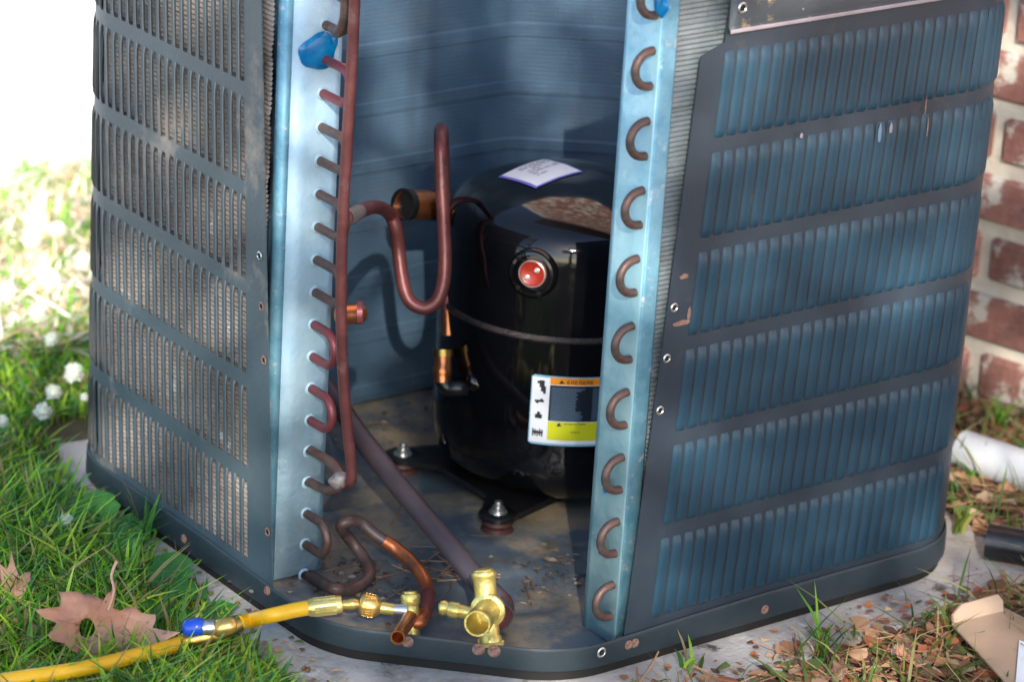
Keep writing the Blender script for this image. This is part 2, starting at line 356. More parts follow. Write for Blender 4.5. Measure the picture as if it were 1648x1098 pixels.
b = MB(); v, f = panel(wl, 3.171, .066, lambda z: 2.66 + .092 * z, 25, 8.6, 6.75); b.add(v, f)
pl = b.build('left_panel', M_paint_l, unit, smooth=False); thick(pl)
def redge(z): return 2.435 + .066 * z if z < 6.05 else 3.11 + (z - 6.12) * .1
b = MB(); v, f = panel(wr, 2.799, .062, redge, 26, 8.9, 6.75); b.add(v, f)
pr = b.build('right_panel', M_paint, unit, smooth=False); thick(pr)
b = MB()                                      # plain back of the wrapper
bp = [wl(s, 0)[0] for s in (8.55, 9.2)] + [(5.0, SY)] + [wr(s, 0)[0] for s in (9.5, 9.0, 8.85)]
bp = [(1.5, SY), (SX - RC, SY)] + [(SX - RC + RC * math.sin(a), SY - RC + RC * math.cos(a)) for a in (.4, .8, 1.2, PI / 2)] + [(SX, 1.6)]
b.add([(x, y, z) for z in (-.08, 6.75) for x, y in bp], [(i + 1, i, i + len(bp), i + 1 + len(bp)) for i in range(len(bp) - 1)])
thick(b.build('back_panel', M_paint, unit))

def louver_mesh(sgn, open_low, h=.036, part=1.):
    """raised strip, flush on one long edge and lifted on the other; sgn: side of the sheet (+1 or -1 along local y)"""
    nz, ns = 14, 5; H = (ZR[0][1] - ZR[0][0]); v = []; f = []
    for k in range(nz + 1):
        t = k / nz; z = -H / 2 - .01 + (H + .02) * (0.5 - .5 * math.cos(PI * t))
        d = min((z + H / 2 + .01) / .06, (H / 2 + .01 - z) / .13); e = max(0, math.sin(max(0, min(d, 1)) * PI / 2)) ** .8
        for j in range(ns + 1):
            u = j / ns; s = -SW / 2 - .004 + (SW + .008) * (1 - part + part * u); w_ = u if open_low else 1 - u      # w_=0 at the lifted edge
            v.append((s, sgn * (h * e * math.sqrt(max(0, 1 - w_ ** 2.2)) + .003), z))
    for k in range(nz):
        for j in range(ns):
            q = (k * (ns + 1) + j, k * (ns + 1) + j + 1, (k + 1) * (ns + 1) + j + 1, (k + 1) * (ns + 1) + j); f.append(q if sgn < 0 else q[::-1])
    return v, f
lm = {}
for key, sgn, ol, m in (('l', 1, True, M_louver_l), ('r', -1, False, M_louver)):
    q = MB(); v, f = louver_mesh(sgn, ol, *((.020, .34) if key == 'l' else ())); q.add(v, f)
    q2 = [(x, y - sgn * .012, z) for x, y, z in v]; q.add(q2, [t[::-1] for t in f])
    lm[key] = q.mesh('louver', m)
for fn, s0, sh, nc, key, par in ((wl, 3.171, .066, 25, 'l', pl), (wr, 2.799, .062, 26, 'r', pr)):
    for i in range(nc):
        for a, c in ZR:
            if (key == 'l' and i > 22): pass
            zc = (a + c) / 2; s = s0 + i * PITCH + sh * zc
            p, t, n_ = fn(s, 0)
            M3 = Matrix(((t[0], -t[1], 0), (t[1], t[0], 0), (0, 0, 1)))
            q = M3.to_quaternion() @ Quaternion((0, 1, 0), math.atan(sh))
            link_mesh('louver', lm[key], par, (p[0], p[1], zc), q)
# top rail above the right panel, standing proud, with rust and a painted highlight at its lower edge
b = MB(); rr = []
s = 3.13
while s < 8.6: rr.append(s); s += .14
prof = [(.0, 6.20), (.035, 6.205), (.045, 6.22), (.045, 6.24), (.02, 6.27), (.02, 6.8)]
v = []; f = []
for s in rr:
    for o_, z in prof: p = wr(s, o_)[0]; v.append((p[0], p[1], z))
n = len(prof)
for i in range(len(rr) - 1):
    for j in range(n - 1): f.append((i * n + j, (i + 1) * n + j, (i + 1) * n + j + 1, i * n + j + 1))
b.add(v, f)
M_rail = mat('top_rail_paint', (.040, .050, .060), (.055, .065, .075), .5, scale=10, bump=.3, spots=[((.42, .30, .16), 13, .58, .06), ((.60, .57, .48), 24, .60, .04)])
thick(b.build('top_rail', M_rail, unit))
b = MB(); v = []; f = []
for i, s in enumerate(rr):
    for o_, z in ((.047, 6.212), (.052, 6.222), (.050, 6.245), (.044, 6.25)): p = wr(s, o_)[0]; v.append((p[0], p[1], z))
for i in range(len(rr) - 1):
    for j in range(3): f.append((i * 4 + j, i * 4 + 4 + j, i * 4 + 5 + j, i * 4 + 1 + j))
b.add(v, f); b.build('rail_lip', mat('rail_lip_highlight', (.30, .25, .27), (.42, .36, .38), .5, scale=20), unit)  # pale strip paints the highlight along the rail edge

# ---- base pan
def pan_path(off, zt=None):
    o = .035 + off
    P = []
    def arc(cx, cy, r, a0, a1, n):
        for i in range(n + 1): a = a0 + (a1 - a0) * i / n; P.append((cx + r * math.cos(a), cy + r * math.sin(a)))
    r2 = 1.15; c = 1.72; tt = r2 * math.tan(PI / 8)
    # start on the left face going towards the viewer, then the chamfered service corner, right face, and round the back
    P += [(-o, y) for y in (5.9, 4.9, 3.9, 3.2)]
    arc(-.0 + r2, c + tt, r2 + o, PI, PI * 1.25, 8)
    arc(c + tt, r2, r2 + o, PI * 1.25, PI * 1.5, 8)
    P += [(x, -o) for x in (3.2, 4.2, 5.2, 6.0)]
    arc(SX - RC, RC, RC + o, -PI / 2, 0, 10)
    arc(SX - RC, SY - RC, RC + o, 0, PI / 2, 8)
    arc(RC, SY - RC, RC + o, PI / 2, PI, 10)
    return P
base = pan_path(0)
def rim_top(x, y):
    d = x + y
    t = min(max((d - 2.6) / .9, 0), 1); return .055 + .05 * t
rings = [(-.16, -.205), (-.05, -.205), (-.012, -.20), (.0, -.188), (.006, -.17), (.0, None, -.03), (-.004, None, -.012), (-.012, None, 0), (-.020, None, 0), (-.028, None, -.012), (-.028, -.10)]
b = MB(); v = []; f = []
np_ = len(base)
for rg in rings:
    P = pan_path(rg[0])
    for (x, y) in P: v.append((x, y, rg[1] if len(rg) == 2 else rim_top(x, y) + rg[2]))
for k in range(len(rings) - 1):
    for i in range(np_): j = (i + 1) % np_; f.append((k * np_ + i, k * np_ + j, (k + 1) * np_ + j, (k + 1) * np_ + i))
f.append(tuple(range(np_))[::-1])
b.add(v, f); pan = b.build('base_pan', M_pan, unit)
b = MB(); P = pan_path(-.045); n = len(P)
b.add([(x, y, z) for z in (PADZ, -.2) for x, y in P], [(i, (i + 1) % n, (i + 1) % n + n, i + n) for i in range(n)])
b.build('under_pan_shade', M_dark, pan)  # dark strip added for the shadow line under the pan
# floor: gentle grid so that the embossing catches light
def dent(x, y):
    z = -.10
    for cx, cy, r, d in (DISH[0], DISH[1], .52, -.035), (3.0, 2.9, .45, .03), (2.95, 4.7, .45, .03):
        t = math.hypot(x - cx, y - cy) / r
        if t < 1.15: z += d * (1 if t < .8 else max(0, (1.15 - t) / .35)) ** 1.0
    z += -.02 * math.exp(-((x - .9) ** 2 + (y - 3.0) ** 2) / .8)
    return z
DISH = (2.297, 1.578, -0.100)
b = MB(); inner = pan_path(-.028)
def inside(x, y):
    c = False; j = len(inner) - 1
    for i in range(len(inner)):
        xi, yi = inner[i]; xj, yj = inner[j]
        if (yi > y) != (yj > y) and x < (xj - xi) * (y - yi) / (yj - yi) + xi: c = not c
        j = i
    return c
gx = 110; vid = {}; v = []; f = []
for i in range(gx + 1):
    for j in range(gx + 1):
        x = SX * i / gx; y = SY * j / gx
        vid[i, j] = len(v); v.append((x, y, dent(x, y)))
for i in range(gx):
    for j in range(gx):
        if all(inside(SX * a / gx, SY * c / gx) for a in (i, i + 1) for c in (j, j + 1)): f.append((vid[i, j], vid[i + 1, j], vid[i + 1, j + 1], vid[i, j + 1]))
b.add(v, f)
b.add([(x, y, -.135) for x, y in inner], [tuple(range(np_))])
b.build('pan_floor', M_floor, pan)
for x, y in ((1.2, 6.2), (6.2, 6.2), (6.4, .9), (1.4, 1.4)):
    b = MB(); b.lathe([(0, PADZ), (.25, PADZ), (.25, -.205), (0, -.205)], 20, Matrix.Translation((x, y, 0))); b.build('foot', M_black_m, pan, origin=(x, y, PADZ))

def blob(name, p, n, rx, ry, h, m, parent, seed=1, tail=0):
    rr_ = random.Random(seed); F = frame(p, n); v = [F @ Vector((0, 0, h))]; f = []; n1 = 32; rg = 6
    ph_ = [rr_.uniform(0, 6) for _ in range(3)]; amp = [1 + .10 * math.sin(2 * 2 * PI * i / n1 + ph_[0]) + .07 * math.sin(3 * 2 * PI * i / n1 + ph_[1]) + .05 * math.sin(5 * 2 * PI * i / n1 + ph_[2]) for i in range(n1)]
    for k in range(1, rg + 1):
        t = k / rg
        for i in range(n1):
            a = 2 * PI * i / n1; s = t * amp[i] * (1 + tail * max(0, math.cos(a - 0.9)) ** 8)
            v.append(F @ Vector((rx * s * math.cos(a), ry * s * math.sin(a), h * math.sqrt(max(0, 1 - t * t)) + .001)))
    f += [(0, 1 + i, 1 + (i + 1) % n1) for i in range(n1)]
    for k in range(rg - 1):
        for i in range(n1): j = (i + 1) % n1; f.append((1 + k * n1 + i, 1 + (k + 1) * n1 + i, 1 + (k + 1) * n1 + j, 1 + k * n1 + j))
    b = MB(); b.add([tuple(q) for q in v], f); return b.build(name, m, parent, origin=p)
# ---- screws and screw holes
def screw(parent, p, n, r=.045, m=M_rust, name='screw', flat=False):
    b = MB(); F = frame(p, n)
    b.lathe([(0, .022), (r * .55, .022), (r * .6, .012), (r * .85, .010), (r, .004), (r, -.01)] if not flat else [(0, .004), (r, .004), (r, -.01)], 14, F); return b.build(name, m, parent, origin=p)
def hole(parent, p, n, r=.042):
    F = frame(p, n); b = MB()
    b.lathe([(0, .004), (r * .68, .004)], 14, F, 0); b.lathe([(r * .68, .0045), (r * .85, .012), (r * 1.15, .004)], 14, F, 1)
    return b.build('screw_hole', [M_dark, M_zinc if R.random() < .5 else M_rust], parent, origin=p)
for q in [(-0.002, 3.095, 3.493), (-0.002, 3.032, 2.983), (-0.002, 2.955, 2.434), (-0.002, 2.783, 0.625)]: hole(pl, q, (-1, 0, 0))
for q in [(2.745, -0.002, 3.508), (2.702, -0.002, 2.987), (2.668, -0.002, 2.446)]: hole(pr, q, (0, -1, 0))
hole(unit, (3.275, -0.022, 6.444), (0, -1, 0), .05)
for q in [(-0.040, 4.307, -0.061), (-0.040, 2.700, 0.010)]: screw(pan, q, (-1, 0, 0), .05)
for q in [(4.258, -0.040, -0.080), (2.551, -0.040, -0.036), (2.472, -0.040, -0.037)]: screw(pan, q, (0, -1, 0), .05)
hole(pan, (2.135, -0.030, -0.039), (0, -1, 0), .05)

for q, rx_, ry_, m_ in (((5.193, -0.044, 4.928), .022, .11, M_lline), ((5.339, -0.044, 4.958), .02, .06, M_inkl), ((4.153, -0.044, 5.055), .018, .03, M_inkl), ((5.785, -0.044, 5.127), .009, .11, M_rust), ((5.843, -0.044, 4.891), .009, .11, M_rust), ((2.853, -0.004, 3.328), .10, .03, M_rust), ((2.939, -0.004, 3.409), .02, .08, M_rust), ((2.837, -0.004, 3.812), .05, .03, M_rust)):
    blob('dirt_mark', q, (0, -1, 0), ry_, rx_, .003, m_, pr, 77)
# ---- coil
def ribbed(path, z0, z1, amp, per, flip, dz=.0125, extra=0):
    P = []; 
    for (ax, ay), (bx, by) in zip(path, path[1:]):
        n = max(1, int(math.hypot(bx - ax, by - ay) / .35))
        for i in range(n): P.append((ax + (bx - ax) * i / n, ay + (by - ay) * i / n))
    P.append(path[-1]); nz = int((z1 - z0) / dz); v = []; f = []
    N_ = []
    for i in range(len(P)):
        a = P[max(i - 1, 0)]; c = P[min(i + 1, len(P) - 1)]; tx, ty = c[0] - a[0], c[1] - a[1]; l = math.hypot(tx, ty); N_.append((-ty / l, tx / l) if not flip else (ty / l, -tx / l))
    for i, (x, y) in enumerate(P):
        ox = R.uniform(-1, 1) * extra
        for k in range(nz + 1):
            z = z0 + k * dz
            h = amp * (0.5 - .5 * math.cos(2 * PI * z / per)) + .012 * (1 if (z / .6874) % 1 < .22 else 0) + ox
            v.append((x + N_[i][0] * h, y + N_[i][1] * h, z))
    for i in range(len(P) - 1):
        for k in range(nz):
            q = (i * (nz + 1) + k, (i + 1) * (nz + 1) + k, (i + 1) * (nz + 1) + k + 1, i * (nz + 1) + k + 1); f.append(q)
    return v, f
def arcp(cx, cy, r, a0, a1, n=8): return [(cx + r * math.cos(a0 + (a1 - a0) * i / n), cy + r * math.sin(a0 + (a1 - a0) * i / n)) for i in range(n + 1)]
outl = [(.10, 3.12)] + arcp(.96, 6.07, .86, PI, PI / 2) + [(3.6, 6.93)]
outr = [(3.6, 6.93)] + arcp(6.3, 6.05, .83, PI / 2, 0) + arcp(6.3, 1.05, .85, 0, -PI / 2) + [(4.5, .14), (2.42, .115)]
inn = [(.79, 3.02)] + arcp(1.7, 5.6, .9, PI, PI / 2) + [(3.5, 6.5), (5.45, 6.5), (5.6, 6.47), (5.72, 6.40), (6.45, 5.86), (6.6, 5.70), (6.7, 5.4)] + arcp(5.85, 1.45, .85, 0, -PI / 2) + [(2.42, .60)]
coil = thing_part = MB(); v, f = ribbed(outl, -.06, 6.7, .016, .05, False); thing_part.add(v, f, 0)
v, f = ribbed(outr, -.06, 6.7, .016, .05, False); thing_part.add(v, f, 1)
coil = thing_part.build('condenser_coil', [M_fin, M_fin_r], unit)
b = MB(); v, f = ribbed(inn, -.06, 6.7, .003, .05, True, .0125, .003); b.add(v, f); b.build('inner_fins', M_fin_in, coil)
# end plates: thin sheets with a folded flange and a stiffening fold
def plate(pts, z0, z1, m, name, zstep=None):
    b = MB(); n = len(pts); v = [(x, y, z) for z in (z0, z1) for x, y in pts]
    b.add(v, [(i, i + 1, i + 1 + n, i + n) for i in range(n - 1)]); o = b.build(name, m, coil); thick(o, .0014); return o
plL = plate([(.235, 3.0), (.42, 2.992), (.60, 3.0), (.74, 2.995), (.81, 3.0)], -.06, 6.7, M_plate, 'left_end_plate')
plate([(.13, 3.11), (.14, 3.06), (.17, 3.015), (.235, 3.002)], .0, 6.7, M_flange, 'left_flange')
plR = plate([(2.4, .62), (2.392, .55), (2.4, .48), (2.395, .30), (2.4, .12), (2.405, .095)], -.08, 6.7, M_plate_r, 'right_end_plate')
plate([(2.405, .092), (2.44, .085), (2.58, .085), (2.60, .09)], .02, 6.7, M_flange, 'right_flange')

# return bends
TZ = [-.08 + .3465 * k for k in range(20)]
def ubend(p, q, out, st, r, m, parent, name='return_bend'):
    p = Vector(p); q = Vector(q); out = Vector(out); mid = (p + q) / 2; rad = (q - p).length / 2; up = (q - p).normalized()
    pts = [p, p + out * st]
    for i in range(1, 8): a = PI * i / 8; pts.append(mid + out * (st + rad * math.sin(a)) - up * rad * math.cos(a))
    pts += [q + out * st, q]
    b = MB(); b.tube(pts, r, 14, 3); return b.build(name, m, parent, origin=tuple(p))
bend_m = {7: M_cop_pink, 5: M_cop_pink, 15: M_cop_pink, 1: M_cop_brown}
for k in (1, 5, 7, 9, 11, 13, 15):
    ubend((.60, 3.02, TZ[k]), (.60, 3.02, TZ[k + 1]), (0, -1, 0), .34 if k > 8 else .25, .047, bend_m.get(k, M_cop_brown), coil)
ubend((.60, 3.02, TZ[17]), (.60, 3.02, TZ[18]), (0, -1, 0), .25, .047, M_cop_brown, coil)
for j in range(10):
    z = .205 + .6915 * j
    ubend((2.42, .185, z), (2.42, .185, z + .345), (-1, 0, 0), .05, .043, M_cop_brown, coil)
for x, zz, yy in [(.60, z, 2.995) for z in TZ]:
    b = MB(); b.lathe([(.047, .012), (.062, .008), (.070, 0)], 14, frame((x, yy, zz), (0, -1, 0))); b.build('tube_collar', M_plate, coil, origin=(x, yy, zz))
# blue sealant dabs
blob('sealant_dab', (0.523, 2.985, 5.555), (0, -1, 0), .17, .24, .035, M_bluedab, coil, 3)
blob('sealant_dab', (0.687, 2.985, 5.609), (0, -1, 0), .10, .06, .02, M_bluedab, coil, 5)
blob('sealant_dab', (2.390, 0.112, 6.541), (-1, 0, 0), .12, .10, .03, M_bluedab, coil, 6)
blob('sealant_dab', (2.330, 0.328, 0.944), (-1, 0, 0), .10, .04, .03, M_bluedab, coil, 8)
blob('sealant_dab', (2.330, 0.328, 1.590), (-1, 0, 0), .09, .035, .025, M_bluedab, coil, 9)

# ---- pipework brazed to the coil
def pipe(name, pts, r, m, parent=unit, n=16, smooth=6, **k):
    b = MB(); b.tube(pts, r, n, smooth, **k); return b.build(name, m, parent, origin=pts[0])
RY = 2.55
riser = pipe('riser_pipe', [(0.479, 2.340, 6.604), (0.481, 2.340, 6.118), (0.476, 2.340, 5.503), (0.461, 2.340, 4.756), (0.450, 2.340, 3.933), (0.469, 2.340, 3.219), (0.515, 2.340, 2.554), (0.599, 2.340, 1.871), (0.673, 2.340, 1.417), (0.689, 2.360, 1.201), (0.752, 2.600, 1.053)], .057, M_cop_red)
pipe('header_tube', [(0.430, 2.440, 6.524), (0.445, 2.440, 6.218), (0.453, 2.460, 6.028), (0.491, 2.600, 5.851), (0.554, 2.800, 5.832)], .05, M_cop_brown)
b = MB(); b.tube([(0.613, 3.000, 1.321), (0.619, 2.850, 1.322), (0.656, 2.700, 1.303), (0.657, 2.550, 1.251), (0.640, 2.420, 1.182)], [.047, .047, .052, .058, .055], 14, 4); b.build('solder_joint', M_cop_brown, riser)
b = MB(); b.tube([(0.613, 3.000, 0.969), (0.620, 2.850, 0.971), (0.627, 2.680, 0.987), (0.643, 2.550, 1.055), (0.626, 2.420, 1.171)], [.047, .047, .05, .055, .05], 14, 4); b.build('solder_joint', M_cop_brown, riser)
blob('solder_lump', (0.615, 2.460, 1.186), (-.6, -.8, .2), .09, .10, .06, M_solder, riser, 11)
hair = pipe('hairpin_pipe', [(0.619, 2.540, 3.957), (0.939, 2.854, 3.857), (1.426, 3.339, 3.678), (1.843, 3.745, 3.503), (2.258, 4.113, 3.251), (2.342, 4.095, 3.070), (2.381, 4.088, 2.844), (2.361, 3.983, 2.603), (2.359, 3.896, 2.423), (2.400, 3.809, 2.312), (2.497, 3.717, 2.277), (2.610, 3.668, 2.357), (2.692, 3.685, 2.518), (2.752, 3.754, 2.750), (2.810, 3.890, 3.114), (2.862, 4.029, 3.477), (2.920, 4.164, 3.841), (3.032, 4.331, 3.940), (3.244, 4.613, 3.882), (3.408, 4.805, 3.703), (3.328, 4.627, 3.219), (3.222, 4.402, 2.599), (3.117, 4.178, 2.121), (3.098, 4.116, 1.967)], .072, M_cop_red)
b = MB(); b.tube([(0.656, 2.571, 3.941), (0.764, 2.676, 3.909), (1.112, 3.028, 3.793)], [.066, .085, .08], 14, 4); b.build('solder_joint', M_solder, hair)
b = MB(); b.tube([(3.104, 4.127, 1.998), (3.086, 4.079, 1.874), (3.063, 4.036, 1.750)], .078, 16, 0, hollow=.06); b.build('bare_copper_tip', M_cop, hair)
cap = pipe('capped_stub', [(0.718, 2.720, 2.867), (0.822, 2.720, 2.854), (0.943, 2.720, 2.839), (0.996, 2.720, 2.829)], [.10, .10, .105, .09], M_cop, smooth=0)
b = MB(); b.tube([(0.632, 2.287, 3.057), (0.676, 2.255, 3.060)], .118, 16, 0); b.build('stub_collar', M_cop_pink, cap)
# bottom distributor loop and the liquid line
loop = pipe('distributor_loop', [(0.651, 3.000, -0.105), (0.627, 2.850, -0.065), (0.573, 2.600, -0.011), (0.522, 2.300, 0.064), (0.711, 2.328, 0.000), (0.900, 2.371, 0.000), (1.046, 2.454, 0.050), (1.122, 2.649, 0.100), (1.104, 2.811, 0.200), (0.998, 2.849, 0.350), (0.883, 2.768, 0.500), (0.941, 2.732, 0.550), (1.098, 2.734, 0.500), (1.198, 2.647, 0.400), (1.309, 2.519, 0.300)], .062, M_cop_brown)
b = MB(); b.tube([(1.275, 2.551, 0.330), (1.370, 2.435, 0.250), (1.393, 2.218, 0.200), (1.375, 2.010, 0.150), (1.318, 1.827, 0.100), (1.182, 1.623, 0.100), (0.972, 1.368, 0.100), (0.790, 1.185, 0.120), (0.715, 1.206, 0.102)], .072, 16, 6); b.build('liquid_line', M_cop_or, loop)
b = MB(); b.tube([(1.221, 1.667, 0.100), (1.095, 1.509, 0.100), (0.921, 1.317, 0.100)], .080, 16, 4); b.build('brazed_sleeve', M_cop_red, loop)
suct = pipe('suction_pipe', [(1.697, 4.447, 1.350), (1.695, 4.076, 1.200), (1.689, 3.642, 1.000), (1.658, 2.890, 0.750), (1.681, 2.232, 0.500), (1.654, 1.689, 0.350), (1.656, 1.393, 0.250), (1.722, 1.197, 0.150), (1.730, 1.097, 0.100), (1.604, 0.925, 0.100)], [.105, .105, .11, .112, .112, .115, .115, .115, .115, .115], M_dark_pipe, n=20)
b = MB(); b.tube([(1.706, 1.206, 0.150), (1.739, 1.109, 0.100), (1.629, 0.958, 0.080), (1.305, 0.635, 0.229), (1.207, 0.646, 0.235)], [.115, .12, .115, .11, .1], 18, 5); b.build('brazed_elbow', M_cop_red, suct)

# ================================================================ COMPRESSOR
CC = (4.4, 3.75)
comp = thing('compressor', (CC[0], CC[1], -.1), 'glossy black compressor can standing inside the opened condenser cabinet', 'compressor')
T0 = Matrix.Translation((CC[0], CC[1], 0))
RB = 1.38
b = MB(); b.lathe([(0, .06), (.9, .07), (1.1, .14), (1.24, .25), (1.33, .38), (1.375, .55), (1.38, .8), (1.38, 2.03)], 96, T0); body = b.build('lower_shell', M_black, comp)
DOME = [(1.365, 2.09), (1.365, 2.55), (1.355, 2.74), (1.343, 2.915), (1.305, 3.06), (1.22, 3.18), (1.06, 3.28), (.84, 3.36), (.57, 3.425), (.28, 3.465), (0, 3.475)]
def domez(r):
    for (r1, z1), (r0, z0) in zip(DOME, DOME[1:]):
        if r0 <= r <= r1: return z0 + (z1 - z0) * (r - r0) / max(1e-6, r1 - r0)
    return 2.6
def smoothprof(P, k=5):
    Q = []
    for i in range(len(P) - 1):
        p0 = P[max(i - 1, 0)]; p1 = P[i]; p2 = P[i + 1]; p3 = P[min(i + 2, len(P) - 1)]
        for j in range(k):
            t = j / k; Q.append(tuple(.5 * (2 * p1[a] + (p2[a] - p0[a]) * t + (2 * p0[a] - 5 * p1[a] + 4 * p2[a] - p3[a]) * t * t + (3 * p1[a] - p0[a] - 3 * p2[a] + p3[a]) * t ** 3) for a in (0, 1)))
    Q.append(P[-1]); return [(max(0, r), z) for r, z in Q]
b = MB(); b.lathe(smoothprof(DOME), 96, T0); b.build('upper_shell', M_black, comp)
b = MB(); b.lathe([(1.376, 2.03), (1.388, 2.045), (1.393, 2.06), (1.391, 2.075), (1.38, 2.09), (1.36, 2.11)], 96, T0); b.build('weld_seam', M_seam, comp)
b = MB()
b.box(3.15, 5.65, 2.95, 4.6, .07, .13, c=.015)
for sx, sy in ((-1, -1), (-1, 1), (1, -1), (1, 1)):
    px_, py_ = (3.0 if sx < 0 else 5.8), (2.9 if sy < 0 else 4.68)
    b.lathe([(0, .131), (.19, .131), (.205, .12), (.205, .075), (.19, .067), (0, .067)], 24, Matrix.Translation((px_, py_, 0)))
    for w0 in (.18,):
        d = Vector((4.4 - px_, 3.75 - py_, 0)).normalized(); nrm = Vector((-d.y, d.x, 0)); A = Vector((px_, py_, 0)); E_ = A + d * 1.1
        q = [A + nrm * w0, A - nrm * w0, E_ - nrm * .5, E_ + nrm * .5]
        b.add([(p.x, p.y, z) for z in (.068, .1305) for p in q], [(0, 1, 2, 3), (7, 6, 5, 4), (0, 4, 5, 1), (1, 5, 6, 2), (2, 6, 7, 3), (3, 7, 4, 0)])
b.build('foot_plate', M_black_m, comp)
for px_, py_ in ((3.0, 2.9), (3.0, 4.68), (5.8, 2.9), (5.8, 4.68)):
    b = MB(); b.lathe([(0, -.09), (.165, -.09), (.18, -.07), (.15, -.03), (.175, .02), (.16, .066)], 24, Matrix.Translation((px_, py_, 0))); gr = b.build('rubber_grommet', M_rubber, comp, origin=(px_, py_, -.09))
    b = MB(); b.lathe([(0, .24), (.055, .24), (.06, .225), (.06, .15), (.10, .148), (.10, .085), (.14, .083), (.145, .062)], 10, Matrix.Translation((px_, py_, .085)) @ Matrix.Scale(.72, 4)); b.build('mounting_bolt', M_zinc, comp, origin=(px_, py_, .13))
# terminal with its fence, facing the opening
def cyl(a, z, r=RB): return (CC[0] + r * math.cos(a), CC[1] + r * math.sin(a), z)
ta, tz = (-2.508, 2.783)
tp = cyl(ta, tz, 1.33); tn = Vector((math.cos(ta), math.sin(ta), .10)); F = frame(tp, tn)
b = MB(); b.lathe([(.27, .0), (.265, .05), (.235, .085), (.205, .09), (.195, .07), (.19, .03)], 32, F); b.build('terminal_fence', M_black, comp, origin=tp)
b = MB(); b.lathe([(0, .065), (.11, .065), (.123, .075), (.130, .070), (.133, .03)], 32, F, 0)
tm = b.build('terminal_block', M_red, comp, origin=tp)
b = MB(); b.lathe([(.131, .072), (.137, .080), (.148, .075), (.152, .03)], 32, F); b.build('terminal_ring', mat('terminal_rim', (.30, .16, .14), (.4, .3, .27), .3, metal=.5, scale=60), tm, origin=tp)
for dx, dy in ((.045, -.05), (-.045, .05)):
    b = MB(); b.lathe([(0, .12), (.016, .118), (.018, .066), (.03, .066)], 12, F @ Matrix.Translation((dx, dy, 0))); b.build('terminal_pin', M_zinc, tm, origin=tp)
for dx, dy in ((.15, .15), (-.17, .13), (-.20, -.10)):
    b = MB(); b.lathe([(0, .05), (.03, .048), (.035, .02)], 12, F @ Matrix.Translation((dx, dy, .05))); b.build('terminal_stud', M_black, comp, origin=tp)
# suction inlet stub at left, copper with black neck
sa = (3.066, 4.968, 2.949); sb = (3.443, 5.039, 2.859); sc = (3.801, 5.124, 2.768)
b = MB(); b.tube([sc, sb], .17, 24, 0); b.build('inlet_neck', M_black, comp)
b = MB(); b.tube([sb, sa], .165, 28, 0, hollow=.145); ist = b.build('copper_inlet', M_cop, comp)
b = MB(); b.tube([(3.115, 4.978, 2.938), (3.039, 4.964, 2.955)], .178, 28, 0, hollow=.15); b.build('inlet_collar', M_black_m, ist)
# discharge stub: elbow out of the shell and up
b = MB(); b.tube([(3.335, 3.758, 1.205), (3.005, 3.651, 1.295), (2.882, 3.742, 1.286), (2.846, 3.799, 1.345), (2.850, 3.821, 1.394)], .085, 18, 5); b.build('discharge_elbow', M_black_m, comp)
b = MB(); b.tube([(2.838, 3.799, 1.332), (2.852, 3.825, 1.406), (2.857, 3.833, 1.431), (2.865, 3.849, 1.474), (2.875, 3.853, 1.499), (2.883, 3.868, 1.542), (2.894, 3.890, 1.604)], [.095, .095, .107, .107, .095, .095, .095], 20, 0, hollow=.08); ds = b.build('discharge_stub', M_cop, comp)
b = MB(); b.tube([(2.892, 3.886, 1.592), (2.905, 3.910, 1.660)], .115, 20, 0, hollow=.085); b.build('stub_collar', M_brass_d, ds)
blob('drain_boss', cyl((-2.970, 1.381)[0], (-2.970, 1.381)[1], 1.36), (-.7, -.7, 0), .10, .10, .07, M_black, comp, 15)
# white data label on the dome
A4 = [(3.758, 4.237, 3.420), (4.511, 4.416, 3.420), (4.506, 3.721, 3.420), (3.812, 3.641, 3.420)]
def dome_patch(u0, u1, v0, v1, lift, n=6):
    v = []; f = []
    for i in range(n + 1):
        for j in range(n + 1):
            u = u0 + (u1 - u0) * i / n; w_ = v0 + (v1 - v0) * j / n
            p = [(1 - u) * (1 - w_) * A4[0][a] + u * (1 - w_) * A4[1][a] + u * w_ * A4[2][a] + (1 - u) * w_ * A4[3][a] for a in (0, 1)]
            v.append((p[0], p[1], domez(math.hypot(p[0] - CC[0], p[1] - CC[1])) + lift))
    for i in range(n):
        for j in range(n): f.append((i * (n + 1) + j, (i + 1) * (n + 1) + j, (i + 1) * (n + 1) + j + 1, i * (n + 1) + j + 1)[::-1])
    return v, f
b = MB(); b.add(*dome_patch(0, 1, 0, 1, .012, 14)); lb = b.build('data_label', M_violet, comp)
b = MB(); b.add(*dome_patch(.045, .96, .03, .97, .018, 14))
b.build('label_face', M_white, lb)
b = MB()
for row in range(7):
    w_ = .12 + row * .085; u = .28 + R.uniform(0, .04)
    while u < .9:
        l = R.uniform(.04, .16)
        if R.random() < .8 and not (row > 4 and u > .5): b.add(*dome_patch(u, min(.92, u + l), w_, w_ + .035, .022, 2))
        u += l + .03
b.build('label_print', M_inkl, lb)
